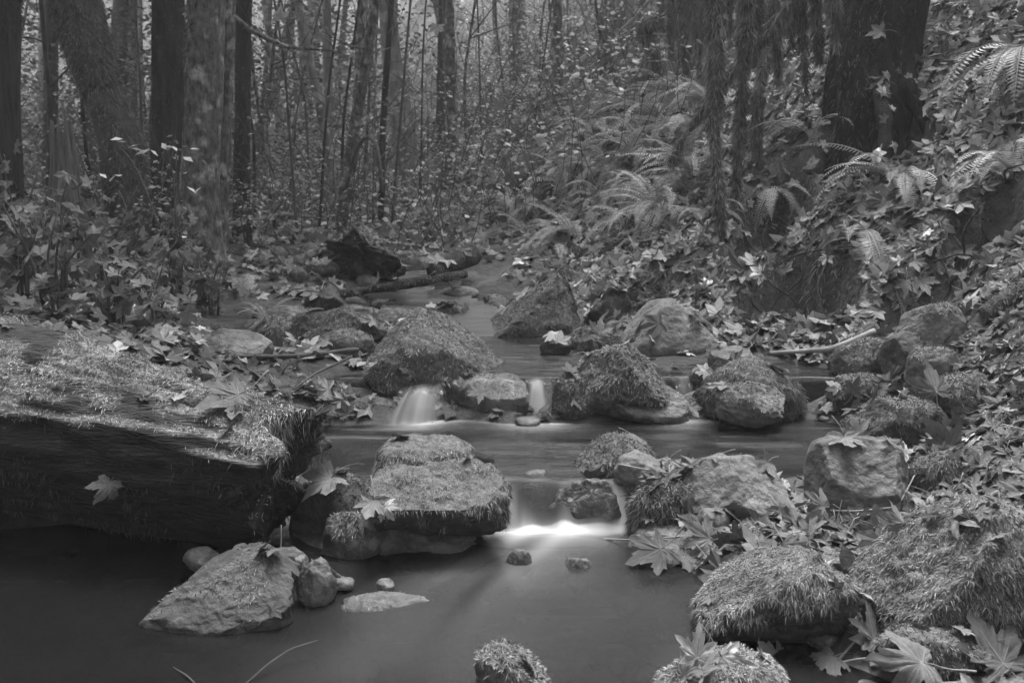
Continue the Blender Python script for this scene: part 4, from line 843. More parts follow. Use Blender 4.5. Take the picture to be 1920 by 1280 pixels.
# ------------------------------------------------------------------ leaves
ALLV = np.concatenate(SOLID_V); ALLF = np.concatenate(SOLID_F)
solid = BVHTree.FromPolygons(ALLV.tolist(), ALLF.tolist())
CAM = Vector((0, 0, CZ))
def cast(px, py):
    h = solid.ray_cast(CAM, Vector(ray(px, py)).normalized()); return (np.array(h[0]), np.array(h[1])) if h[0] is not None else (U(px, py, 12), np.array([0, 0, 1.]))
def outline(hi, r=None):
    jit = (lambda s: 0) if r is None else (lambda s: r.normal() * s)
    pts = []
    lobes = [(-108, .64), (-52, .88), (0, 1.0), (52, .88), (108, .64)]
    for k, (a, L) in enumerate(lobes):
        L *= 1 + jit(.06)
        if hi: pts += [(a - 21, .56 * L), (a - 17, .74 * L), (a - 11, .70 * L), (a - 6, .86 * L), (a, L), (a + 6, .86 * L), (a + 11, .70 * L), (a + 17, .74 * L), (a + 21, .56 * L)]
        else: pts += [(a - 17, .70 * L), (a, L), (a + 17, .70 * L)]
        if k < 4: pts.append(((a + lobes[k + 1][0]) / 2, (.42 if hi else .52) + jit(.04)))
    pts += [(150, .20), (180, .06), (210, .20)] if hi else [(180, .12)]
    a = np.radians([p[0] + jit(1.5) for p in pts]); rr = np.array([p[1] for p in pts])
    lob = np.radians([l[0] for l in lobes]); near = np.abs(np.angle(np.exp(1j * (a[:, None] - lob[None])))).min(1)
    return a, rr, near
def bend(V, ax, amt):
    """curl the blade: roll it along the direction ax"""
    d = np.array([math.cos(ax), math.sin(ax)]); s = V[:, :2] @ d; q = np.abs(amt) + 1e-6
    R_ = 1 / q; th = s * q; sg = np.sign(amt)
    out = V.copy(); out[:, :2] += np.outer(np.sin(th) * R_ - s, d); out[:, 2] += sg * (1 - np.cos(th)) * R_; out[:, :2] -= np.outer(np.sin(th) * V[:, 2] * sg, d)
    return out
def leaf_hi(seed):
    r = np.random.default_rng(seed); a, rr, near = outline(True, r); n = len(a)
    rings = []
    for f in (.34, .68, 1.0):
        x, y = np.sin(a) * rr * f, np.cos(a) * rr * f
        rings.append(np.stack([x, y, .16 * rr * f * near + .015 * r.normal(size=n) * f], 1))
    V = np.concatenate([[[0, 0, 0]]] + rings); i = np.arange(n); j = np.roll(i, -1)
    F = [np.stack([np.zeros(n, int), 1 + j, 1 + i], 1)]
    for k in range(2):
        o, q = 1 + k * n, 1 + (k + 1) * n; F += [np.stack([o + i, o + j, q + j], 1), np.stack([o + i, q + j, q + i], 1)]
    F = np.concatenate(F); nb = len(F)
    # raised veins and the stalk
    parts = [(V, F)]
    for ang, L in ((-108, .5), (-52, .78), (0, .9), (52, .78), (108, .5)):
        t = math.radians(ang); d = np.array([math.sin(t), math.cos(t), 0]); s = np.array([d[1], -d[0], 0]) * .010
        parts.append((np.array([s + (0, 0, .008), -s + (0, 0, .008), d * L * .5 - s * .7 + (0, 0, .010), d * L * .5 + s * .7 + (0, 0, .010), d * L + (0, 0, .008)]), np.array([(0, 1, 2), (0, 2, 3), (3, 2, 4)])))
    sv, sf = tube([(0, 0, .004), (r.normal() * .05, -.4, r.uniform(-.02, .12)), (r.normal() * .2, -.85, r.uniform(-.05, .25))], [.018, .015, .02], 4, 0, 0, 6); parts.append((sv, sf))
    V, F = merge(parts)
    V = bend(V, r.uniform(0, 6.28), r.choice([-1, 1]) * r.uniform(.5, 1.5)); V = bend(V, r.uniform(0, 6.28), r.choice([-1, 1]) * r.uniform(.3, 1.1)); V[:, 2] += .06 * fbm(V * 3 + seed, 2, seed)
    return V, F, np.concatenate([np.zeros(nb, int), np.ones(len(F) - nb, int)])
LEAF = {}
for mt in ('leaf', 'leaf_pale', 'leaf_mid'):
    LEAF[mt] = [mesh_data('maple_leaf', V, F, [M[mt], M['vein']], None, True, mi) for V, F, mi in (leaf_hi(900 + k) for k in range(9))]
def orient(n, spin, tilt=(0, 0)):
    z = Vector(n).normalized(); x = Vector((1, 0, 0)); x = (x - z * x.dot(z)).normalized(); y = z.cross(x)
    return Matrix((x, y, z)).transposed() @ Matrix.Rotation(spin, 3, 'Z') @ Matrix.Rotation(tilt[0], 3, 'X') @ Matrix.Rotation(tilt[1], 3, 'Y')
N_LEAF = 0
def put_leaf(pos, n, size, spin, tilt, label, mt='leaf', var=0, group=None, lift=.006, name='maple_leaf'):
    global N_LEAF; N_LEAF += 1
    o = link(name, LEAF[mt][var % 9]); m3 = orient(n, spin, tilt)
    o.matrix_world = Matrix.Translation(Vector(pos) + Vector(n) * lift) @ m3.to_4x4() @ Matrix.Scale(size, 4)
    return tag(o, label, 'leaf', group)
# leaves one can point to: picture point, half-span (m), spin, tilt, material, facing (None = surface)
VIEW = lambda px, py, up=.4: tuple(nrm(-ray(px, py) / np.linalg.norm(ray(px, py)) + np.array([0, 0, up])))
heroes = [
    (205, 905, .082, 2.75, (.1, 0), 'leaf_mid', VIEW(205, 905, .2), 'single maple leaf stuck to the dark flank of the rotten log'),
    (448, 742, .135, 2.2, (.1, .1), 'leaf', VIEW(448, 742, .9), 'largest maple leaf draped over the end of the rotten log'),
    (398, 712, .07, 1.0, (.3, .1), 'leaf_mid', VIEW(398, 712, 1.2), 'small bright maple leaf on top of the rotten log near its end'),
    (470, 700, .11, -.9, (.1, .3), 'leaf', VIEW(470, 700, 1.4), 'broad dull leaf lying behind the largest leaf on the log end'),
    (520, 735, .10, .2, (.2, .2), 'leaf', VIEW(520, 735, 1.0), 'leaf hanging beside the bright moss tuft at the log end'),
    (620, 895, .125, 2.3, (.0, .2), 'leaf_mid', VIEW(620, 895, .8), 'big maple leaf bridging the log end and the moss cushion'),
    (640, 870, .085, .4, (.2, -.2), 'leaf', VIEW(640, 870, .6), 'leaf with upturned lobes behind the bridging leaf'),
    (700, 938, .085, 2.9, (.1, .3), 'leaf_mid', VIEW(700, 938, .3), 'hanging leaf against the left flank of the moss cushion'),
    (722, 950, .06, 3.6, (.4, .3), 'leaf_pale', VIEW(722, 950, .3), 'small pale leaf tip beside the leaf hanging on the moss cushion'),
    (680, 975, .08, 4.0, (.6, .3), 'leaf', VIEW(680, 975, .4), 'dark crumpled leaf below the leaf hanging on the moss cushion'),
    (1255, 1240, .095, .5, (.2, .0), 'leaf_pale', VIEW(1255, 1240, .1), 'upright pale maple leaf on the near shore before the moss tuft'),
    (1308, 1232, .085, -.1, (.1, .5), 'leaf_pale', VIEW(1308, 1232, .1), 'second upright pale leaf point beside the moss tuft stone'),
    (1190, 1255, .07, 1.2, (.5, .3), 'leaf', VIEW(1190, 1255, .3), 'dull leaf dipping into the water beside the upright pale leaf'),
    (1570, 728, .065, .7, (.1, .3), 'leaf_pale', VIEW(1570, 728, .3), 'brightest white maple leaf at the right shore of the middle pool'),
    (1600, 735, .075, -.6, (.6, .3), 'leaf', VIEW(1600, 735, .5), 'folded leaf behind the brightest white leaf'),
    (1755, 735, .13, .1, (.0, .2), 'leaf', VIEW(1755, 735, .2), 'tall upright leaf leaning on the moss mound'),
    (1780, 840, .13, .3, (.1, -.3), 'leaf', VIEW(1780, 840, .5), 'large spread leaf right of the boxy slab'),
    (1850, 850, .11, 1.7, (.1, .3), 'leaf', VIEW(1850, 850, .7), 'broad leaf overlapping the large spread leaf at the right'),
    (1870, 775, .11, 2.6, (.2, .2), 'leaf', VIEW(1870, 775, .7), 'wide leaf lying below the moss mound by the right edge'),
    (1425, 855, .07, .6, (.3, .5), 'leaf_pale', VIEW(1425, 855, .4), 'white curled leaf behind the bare pale boulder'),
    (1700, 850, .06, .9, (.2, .5), 'leaf_pale', VIEW(1700, 850, .4), 'bright small leaf caught on the corner of the boxy slab'),
    (1610, 815, .085, .2, (.3, -.4), 'leaf_mid', VIEW(1610, 815, .7), 'pale leaf with a raised point behind the boxy slab'),
    (1590, 1000, .17, 2.4, (.1, .4), 'leaf', VIEW(1590, 1000, .8), 'giant drooping leaf between the two shaggy mossy rocks'),
    (1650, 990, .12, -1.0, (.5, .5), 'leaf_mid', VIEW(1650, 990, .5), 'twisted leaf standing over the giant drooping leaf'),
    (1690, 980, .08, .2, (.2, .8), 'leaf_mid', VIEW(1690, 980, .2), 'narrow leaf lobe curling up before the largest moss mound'),
    (1500, 985, .13, 1.3, (.5, .3), 'leaf', VIEW(1500, 985, .6), 'dark folded leaf behind the shaggy moss pelt'),
    (1470, 960, .09, -.5, (.2, .4), 'leaf_mid', VIEW(1470, 960, .9), 'leaf lying flat under the bare pale boulder'),
    (1545, 950, .08, .8, (.4, .2), 'leaf_mid', VIEW(1545, 950, .6), 'crumpled leaf before the notch of the boxy slab'),
    (1240, 1030, .14, 2.0, (.1, .2), 'leaf', VIEW(1240, 1030, .5), 'large dark leaf plastered on the ledge above the lower pool'),
    (1330, 1010, .11, .9, (.1, -.2), 'leaf_mid', VIEW(1330, 1010, .7), 'light veined leaf covering the middle of the ledge'),
    (1290, 935, .06, 3.3, (.2, .7), 'leaf', VIEW(1290, 935, .2), 'upright leaf between mossy rock and bare pale boulder'),
    (1205, 815, .07, 1.5, (.6, .3), 'leaf_pale', VIEW(1205, 815, .4), 'bright curled leaf on the mossy tip of the bar'),
    (1250, 830, .08, .4, (.5, .5), 'leaf_mid', VIEW(1250, 830, .6), 'pointed leaf next to the bright curled leaf on the bar'),
    (1340, 832, .07, .2, (.4, .5), 'leaf_pale', VIEW(1340, 832, .4), 'pale leaf edge standing at the back of the bar'),
    (1325, 695, .07, 1.9, (.1, .1), 'leaf_pale', VIEW(1325, 695, .5), 'light maple leaf on the dark wet stone by the small trickle'),
    (1040, 630, .085, 1.4, (.2, .2), 'leaf_pale', VIEW(1040, 630, 1.0), 'pale leaf lying on the small stone in the upper pool'),
    (1165, 628, .06, .5, (.2, .6), 'leaf_pale', VIEW(1165, 628, .3), 'white leaf leaning on the pale flat topped boulder'),
    (1145, 625, .05, 1.2, (.3, .3), 'leaf_mid', VIEW(1145, 625, .4), 'grey leaf beside the white leaning leaf on the moss cushion'),
    (905, 735, .075, 2.0, (.1, .1), 'leaf_mid', VIEW(905, 735, .8), 'maple leaf plastered on the slab beside the narrow falls'),
    (870, 725, .06, .4, (.3, .3), 'leaf', VIEW(870, 725, .8), 'small leaf above the left hand trickle'),
    (770, 705, .07, .8, (.3, .3), 'leaf', VIEW(770, 705, .3), 'dark leaf pressed against the foot of the dome boulder'),
    (615, 640, .07, 1.9, (.0, .3), 'leaf_mid', VIEW(615, 640, .5), 'serrated pale leaf standing by the lumpy stone'),
    (1698, 530, .10, 2.9, (.1, .1), 'leaf_mid', VIEW(1698, 530, .5), 'bright broad maple leaf hanging over the dark hollow in the right bank'),
    (1805, 470, .12, 3.0, (.1, .2), 'leaf', VIEW(1805, 470, .7), 'dark star shaped leaf on the right bank'),
    (1870, 470, .11, 2.7, (.2, .2), 'leaf', VIEW(1870, 470, .6), 'dull leaf with a pale stalk right of the dark star shaped leaf'),
    (1760, 430, .10, .6, (.2, .2), 'leaf_mid', VIEW(1760, 430, .7), 'light toothed leaf above the dark star shaped leaf'),
    (1690, 432, .10, 1.2, (.2, .2), 'leaf', VIEW(1690, 432, .7), 'flat leaf under the hanging fern frond'),
    (1500, 430, .10, 2.2, (.1, .1), 'leaf_mid', VIEW(1500, 430, .6), 'many pointed light leaf on the bank below the draped moss'),
    (1310, 495, .10, 2.5, (.1, .1), 'leaf_mid', VIEW(1310, 495, .6), 'broad light leaf above the pale flat topped boulder'),
    (1268, 530, .085, 2.9, (.2, .1), 'leaf', VIEW(1268, 530, .4), 'drooping toothed leaf over the hollow behind the pale boulder'),
    (1652, 60, .11, 1.6, (.1, .1), 'leaf_mid', VIEW(1652, 60, .5), 'lone bright leaf against the black giant tree'),
    (1840, 82, .11, .9, (.1, .1), 'leaf_mid', VIEW(1840, 82, .5), 'bright leaf high on the right slope'),
    (1470, 1245, .1, 1.0, (.2, .2), 'leaf_mid', VIEW(1470, 1245, 1.0), 'pale leaf at the foot of the shaggy moss pelt'),
    (1560, 1235, .10, 2.0, (.3, .3), 'leaf', VIEW(1560, 1235, .8), 'grey leaf lying in the near corner before the dark gap'),
    (1730, 1240, .15, 1.4, (.15, .1), 'leaf', VIEW(1730, 1240, .9), 'big smooth dark leaf in the near right corner'),
    (1880, 1245, .15, .3, (.2, .4), 'leaf', VIEW(1880, 1245, .6), 'ribbed leaf at the near right corner under the moss mound'),
    (1640, 1200, .11, .1, (.1, .9), 'leaf', VIEW(1640, 1200, .2), 'upright folded leaf against the largest moss mound'),
]
for k, (px, py, s, spin, tilt, mt, fac, lab) in enumerate(heroes):
    p, n = cast(px, py)
    s = s * (.78 if py > 960 else .92); put_leaf(p - ray(px, py) * (.012 + .12 * s), fac if fac is not None else n, s, spin, tilt, lab, mt, k, lift=.004)
B_ = None
# --- fallen leaves spread over the ground, the stones and the log
r = np.random.default_rng(21); NL = 44000
uu = r.uniform(-.92, 1.0, NL); ss = np.arcsinh(1.45 / W0) + (np.arcsinh(34 / W0) - np.arcsinh(1.45 / W0)) * r.random(NL) ** .85
yy = W0 * np.sinh(ss); xx = uu * np.sqrt(yy * yy + W0 * W0); ok = np.abs(xx) < yy * .85 + .6; xx, yy = xx[ok], yy[ok]
q_ = r.random((12000, 2)); ex = 3.4 + 5.0 * q_[:, 1] ** .8; xx = np.concatenate([xx, (.05 + .68 * q_[:, 0]) * ex]); yy = np.concatenate([yy, ex])   # the slope and bar are littered most
q_ = r.random((1700, 2)); ex = 1.5 + 1.9 * q_[:, 1]; xx = np.concatenate([xx, .3 + (.15 + .5 * ex) * q_[:, 0]]); yy = np.concatenate([yy, ex])
hh = H(xx, yy); wv = wlev(xx, yy)
P, Nn = [], []
hol = in_hollow(xx, yy)
qx, qy, _ = project(np.stack([xx, yy, hh], 1)); mossy = (qx > 1370) & (qx < 1690) & (qy > 110) & (qy < 450)
dens = vnoise(np.stack([xx * 2.6, yy * 2.6, xx * 0], 1), 55)
u_ = r.random(len(xx))
for x, y, h, w, d, q, ho_ in zip(xx, yy, hh, wv, dens, u_, np.maximum(hol, mossy * .15)):
    if (ho_ > .2 and q > .3) or (ho_ > .1 and q > .5): continue
    hit = solid.ray_cast(Vector((x, y, h + 1.2 if y < 9 else h + .5)), Vector((0, 0, -1)))
    if hit[0] is None: continue
    z = hit[0].z
    on_stone = z > h + .02
    if y < 12 and z < w + .012: continue                   # under water
    if on_stone and (hit[1].z < .5 or q > (.09 if y < 5 else .5)): continue
    if not on_stone and x < -.3 and y < 3.2 and q > .3: continue
    if hit[1].z < .35: continue
    if y < 3.3 and q > .85 + .8 * d: continue               # clumped on the bar
    P.append(hit[0][:]); Nn.append(hit[1][:])
P = np.array(P); Nn = np.array(Nn); n = len(P)
size = .03 + .075 * r.random(n) ** 1.3; size *= np.where(P[:, 1] < 4.2, .85, 1.0); spin = r.uniform(0, 6.28, n)
tl = r.normal(size=(n, 2)) * .38
a, rr, near = outline(False)
def leaf_field(P, Nn, size, spin, tl, r, shade, a=a, rr=rr, near=near):
    n = len(P); z = nrm(Nn + np.concatenate([tl, np.zeros((n, 1))], 1)); x = nrm(np.cross(np.array([0, 1., 0]), z)); y = np.cross(z, x)
    cx, sx_ = np.cos(spin)[:, None], np.sin(spin)[:, None]; x, y = x * cx + y * sx_, -x * sx_ + y * cx
    m = len(a); lx, ly = np.sin(a) * rr, np.cos(a) * rr; curl = r.normal(size=n) * .35; curl2 = r.normal(size=n) * .35
    lz = .18 * rr * near + curl[:, None] * ly[None] ** 2 + curl2[:, None] * (lx * np.abs(lx))[None] + .05 * r.normal(size=(n, m))
    V = P[:, None] + size[:, None, None] * (lx[None, :, None] * x[:, None] + ly[None, :, None] * y[:, None] + lz[:, :, None] * z[:, None])
    V = np.concatenate([P[:, None] , V], 1) + (z * (.004 + r.random(n)[:, None] * .018))[:, None]
    i = np.arange(m); f = np.stack([np.zeros(m, int), 1 + np.roll(i, -1), 1 + i], 1)
    F = (np.arange(n) * (m + 1))[:, None, None] + f[None]
    return V.reshape(-1, 3), F.reshape(-1, 3), np.repeat(shade, m + 1)
shade = np.clip(.055 + .23 * r.random(n) ** 1.7 + .28 * (r.random(n) < .035), .04, .5) * np.where(P[:, 1] > 3.8, 1.45, 1.0)  # litter past the near bank toned up, painting in brighter light
far = P[:, 1] > 8; shade = np.where(far & (r.random(n) < .26), r.uniform(.25, .55, n), shade)  # extra pale far leaves paint in lit specks
px, py, f = project(P); inside = (px > -20) & (px < 1940) & (py > 0) & (py < 1300)
score = np.where(inside, size / f, 0); order = np.argsort(-score); chosen = []
for k in order:
    if len(chosen) >= 238 or score[k] <= 0: break
    p = P[k] + Nn[k] * .015; d = Vector(p) - CAM; h = solid.ray_cast(CAM, d.normalized())
    if h[0] is None or h[3] > d.length - .02: chosen.append(k)
RC = np.array([c for c, _ in ROCKS])
def near_rock(p):
    d = np.linalg.norm((RC - p) * (1, 1, .3), axis=1); k = int(d.argmin()); lab = ROCKS[k][1]
    if d[k] > .35 or 'cobble' in lab: return None
    if len(lab.split()) <= 8: return 'lying by the ' + lab
    for w in (' at ', ' beside ', ' with ', ' on ', ' in ', ' between ', ' above ', ' behind ', ' below ', ' under ', ' rising ', ' across ', ' lying ', ' carrying ', ' rising ', ' capped ', ' tucked ', ' standing ', ' bordering ', ' awash ', ' resting ', ' against ', ' covered ', ' just '): lab = lab.split(w)[0]
    return 'lying by the ' + lab if len(lab.split()) < 10 else None
for q, k in enumerate(chosen):
    x, y = P[k][0], P[k][1]; lev = 'pale' if shade[k] > .3 else 'dull'
    if y < 2.2: where, grp = ('on the near shore at the foot of the shaggy rocks', 'leaves on the near shore') if x > .3 else ('on the dark stones under the log', 'leaves on stones under the log')
    elif x > .2 and y < 3.0: where, grp = 'strewn among the rocks of the stony bar', 'leaves on the stony bar'
    elif x < -.3 and y < 3.1: where, grp = 'resting on or beside the rotten log', 'leaves around the rotten log'
    elif x < -.2: where, grp = 'scattered over the left bank', 'leaves on the left bank'
    elif y < 4.3: where, grp = 'strewn beside the pools at the foot of the slope', 'leaves at the foot of the slope'
    else: where, grp = 'scattered over the right slope', 'leaves on the right slope'
    mt = 'leaf_pale' if shade[k] > .3 else ('leaf_mid' if shade[k] > .17 else 'leaf')
    put_leaf(P[k], Nn[k] + np.array([tl[k][0], tl[k][1], 0]) * .8, size[k] * 1.0, spin[k], (tl[k][1] * .4, tl[k][0] * .4), f'{lev} fallen maple leaf ' + (near_rock(P[k]) or where), mt, q, ('leaves ' + near_rock(P[k])) if near_rock(P[k]) else grp)
rest = np.ones(n, bool); rest[chosen] = False
fr = rest & (P[:, 1] > 7.5); nr = rest & ~fr
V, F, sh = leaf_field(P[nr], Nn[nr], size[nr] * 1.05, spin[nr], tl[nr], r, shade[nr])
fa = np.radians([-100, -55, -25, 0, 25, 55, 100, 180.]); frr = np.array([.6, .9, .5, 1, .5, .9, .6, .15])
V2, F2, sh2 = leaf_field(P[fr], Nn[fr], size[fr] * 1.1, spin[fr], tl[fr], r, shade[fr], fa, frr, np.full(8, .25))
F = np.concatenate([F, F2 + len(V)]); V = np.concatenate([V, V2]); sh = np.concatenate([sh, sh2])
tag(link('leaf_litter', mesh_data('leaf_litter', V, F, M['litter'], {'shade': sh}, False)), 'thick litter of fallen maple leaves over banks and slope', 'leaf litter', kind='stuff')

# --- fallen leaf stalks and small sticks
r = np.random.default_rng(33); Vs, Fs, o = [], [], 0; sel = r.choice(n, 800)
for k in sel:
    d = nrm(np.array([r.normal(), r.normal(), r.normal() * .3])); l = r.uniform(.03, .09); w = .0016 if P[k][1] < 5 else .004
    c = P[k] + Nn[k] * .02; V, F = tube([c - d * l, c + (0, 0, .012), c + d * l], [w, w * 1.1, w * .8], 3, 0, 0, 4, cap=False); Vs.append(V); Fs.append(F + o); o += len(V)
tag(link('sticks', mesh_data('sticks', np.concatenate(Vs), np.concatenate(Fs), M['twig_pale'])), 'fine leaf stalks and sticks lying through the leaf litter', 'sticks', kind='stuff')
for k, (L, lab) in enumerate([([(1085, 1008), (1200, 1012), (1330, 1000), (1420, 985)], 'pale bent stalk reaching over the ledge to the shaggy pelt'), ([(1160, 870), (1200, 878), (1280, 890)], 'straight pale stalk lying beside the pale rounded stone'),
                              ([(1530, 955), (1600, 958), (1680, 950)], 'pale straw before the boxy slab'), ([(1670, 965), (1695, 930), (1715, 890)], 'thin straw leaning on the right end of the boxy slab'), ([(1220, 1085), (1225, 1050), (1235, 1020)], 'upright leaf stalk on the edge of the ledge'),
                              ([(1560, 1250), (1640, 1160), (1665, 1100)], 'long thin stalk climbing beside the largest moss mound'), ([(1540, 1250), (1600, 1236), (1660, 1230)], 'whitish stalk across the near corner leaves')]):
    pts = [cast(*q)[0] - ray(*q) * (.02 if j % 2 else .012) for j, q in enumerate(L)]
    woody('leaf_stalk', lab, pts, [.0028, .0026, .002], 'twig_pale', 'stalk', n=5, amp=0, seed=k)

# --- moss growing on the ground of the right slope and the left bank
r = np.random.default_rng(41); NG = 30000
s_ = np.arcsinh(2.6 / W0) + (np.arcsinh(13 / W0) - np.arcsinh(2.6 / W0)) * r.random(NG); y = W0 * np.sinh(s_); x = r.uniform(-.6, .62, NG) * y
msk = vnoise(np.stack([x * 2.2, y * 2.2, x * 0], 1), 71) + .3 * vnoise(np.stack([x * 7, y * 7, x * 0], 1), 72); okk = msk > .05; x, y = x[okk], y[okk]
z = H(x, y); okk = z > wlev(x, y) + .04; x, y, z = x[okk], y[okk], z[okk]; e = .02
Nn2 = nrm(np.stack([-(H(x + e, y) - z) / e, -(H(x, y + e) - z) / e, np.ones_like(x)], 1)); Pg = np.stack([x, y, z], 1)
qx, qy, _ = project(Pg); mz = (qx > 1360) & (qx < 1700) & (qy > 100) & (qy < 470)
nd = 9000; ex = r.uniform(4.6, 7.5, nd); x = (r.uniform(1370, 1690, nd) - 960) / FPX * ex; z = H(x, ex); Pd = np.stack([x, ex, z], 1); Nd = nrm(np.stack([-(H(x + e, ex) - z) / e, -(H(x, ex + e) - z) / e, np.ones_like(x)], 1))
Pg = np.concatenate([Pg, Pd]); Nn2 = np.concatenate([Nn2, Nd])
SV, SF, sh = strands(Pg, Nn2, r, .045, .007, 1.3, .7, .7, 3, .05, .19)
tag(link('ground_moss', mesh_data('ground_moss', SV, SF, M['moss'], {'shade': sh}, False)), 'shaggy moss carpeting bare patches of the banks', 'moss', kind='stuff')
# ------------------------------------------------------------------ ferns
def frond_mesh(seed, mat, arch):
    r = np.random.default_rng(seed); n = 34; t = np.linspace(0, 1, n)
    ang = R(68) - arch * t; dx = np.cos(ang); dz = np.sin(ang); X = np.cumsum(dx) / n; Z = np.cumsum(dz) / n; Yc = .05 * np.sin(t * 3 + seed) * t
    C0 = np.stack([X, Yc, Z], 1); T = nrm(np.gradient(C0, axis=0)); S = np.array([0, 1., 0]); Up = nrm(np.cross(T, S)) * -1
    V, F = tube(C0, [.008, .006, .003], 3, 0, 0, n, cap=False); parts = [(V, F)]
    for k in range(4, n):
        for sg in (-1, 1):
            tt = t[k]; L = .125 * np.sin(np.pi * min(1, (tt * .93 + .09)) ** .75) ** .8 * r.uniform(.85, 1.1) + .006; w = .0135
            d = nrm(S * sg + T[k] * .28 - np.array([0, 0, 1]) * .18 + r.normal(size=3) * .05); b = T[k]
            o = C0[k]; u = Up[k] * .006 * L / .1
            parts.append((np.array([o - b * w * .3, o + d * L * .35 - b * w * .55 + u, o + d * L, o + d * L * .3 + b * w * .6 + u]), np.array([(0, 1, 3), (1, 2, 3)]) if sg > 0 else np.array([(0, 3, 1), (1, 3, 2)])))
    V, F = merge(parts); return mesh_data('frond', V, F, M[mat], None, False)
FRONDS = {m: [frond_mesh(600 + k, m, R(a)) for k, a in enumerate((75, 95, 110, 125, 140, 150))] for m in ('fern', 'fern_near')}
def fern(px, py, L, n, label, mat='fern', seed=0, group=None, az=None, spread=math.pi, base=None, dup=0.0):
    p = ground_hit(px, py) if base is None else (base, np.array([0, 0, 1.])); r = np.random.default_rng(seed + 300)
    lean = np.array([p[1][0], p[1][1], 0]) * .35
    o = thing('fern', p[0] - np.array([0, 0, .02]), label, 'fern', group)
    for k in range(n):
        a = (r.uniform(0, 6.28) if az is None else az + r.uniform(-spread, spread)); f = link('frond', FRONDS[mat][r.integers(6)], o)
        s = L * r.uniform(.7, 1.15); f.scale = (s, s, s); f.rotation_euler = (r.normal() * .12 + lean[1] * -.8 * 0, r.uniform(-.15, .5) + dup, a)
    return o
rf = np.random.default_rng(404)
near_lab = 'sword fern in the bright fern patch on the slope'
for k, (px, py, L, n) in enumerate([(1180, 205, .75, 12), (1262, 190, .8, 12), (1120, 262, .75, 12), (1210, 300, .8, 13), (1295, 262, .75, 12), (1060, 350, .7, 12), (1130, 385, .6, 11), (960, 405, .6, 11),
                                  (1180, 425, .55, 10), (1075, 440, .55, 11), (1300, 335, .65, 11), (1240, 405, .6, 11), (1010, 300, .7, 11), (1330, 200, .75, 11), (1010, 400, .55, 10), (1150, 325, .7, 12), (1240, 240, .8, 12), (1090, 310, .7, 11), (1200, 355, .6, 10)]):
    fern(px, py, L * .95, n + 5, near_lab, 'fern', k, 'ferns of the bright fern patch', az=math.pi * 1.15, spread=1.7)
for k in range(26):
    px, py = rf.uniform(900, 1330), rf.uniform(150, 470)
    if py < 470 - (px - 850) * .62: continue
    fern(px, py, rf.uniform(.35, .6), 9, 'smaller fern between the large ones of the fern patch', 'fern', 100 + k, 'smaller ferns of the fern patch', az=math.pi * 1.2, spread=1.8)
for k, (px, py) in enumerate([(880, 400), (930, 340), (850, 365), (905, 290), (800, 400), (740, 420), (985, 230), (1060, 215), (700, 410), (1000, 180), (870, 440), (910, 450)]):
    fern(px, py, .5, 9, 'small fern at the foot of the far slope', 'fern', 40 + k, 'ferns at the foot of the far slope')
fern(1680, 335, .62, 7, 'large fern with long pale fronds arching left over the dark hollow', 'fern_near', 61, az=math.pi * 1.03, spread=.5)
fern(1690, 330, .5, 6, 'fern with drooping fronds below the long pale arching fern', 'fern_near', 62, az=-math.pi * .5, spread=.6, dup=.5)
fern(1452, 352, .42, 6, 'fern with hanging fronds under the draped moss', 'fern', 63, az=-math.pi * .6, spread=.7, dup=.5)
fern(1620, 425, .5, 5, 'fern hanging down the bank over the right bank hollow', 'fern_near', 64, az=-math.pi * .55, spread=.35, dup=.7)
fern(1935, 110, .75, 7, 'fern drooping in from the right edge of the slope', 'fern_near', 65, az=math.pi * 1.2, spread=.6, dup=.3)
fern(1900, 330, .5, 6, 'fern half hidden at the right edge below the drooping one', 'fern', 66, az=math.pi * 1.2, spread=.8)
fern(455, 540, .42, 10, 'grassy fern tuft on the left bank before the cobbles', 'fern', 67)
fern(560, 590, .3, 9, 'low fern tuft between mossy stones on the left bank', 'fern', 68)
fern(500, 600, .35, 10, 'pale fern tuft overhanging the rounded mossy stone', 'fern_near', 69)
fern(1340, 300, .5, 8, 'fern at the foot of the diagonal draped limb', 'fern', 70)
fern(1520, 250, .5, 7, 'dim fern left of the giant tree roots', 'fern', 71)

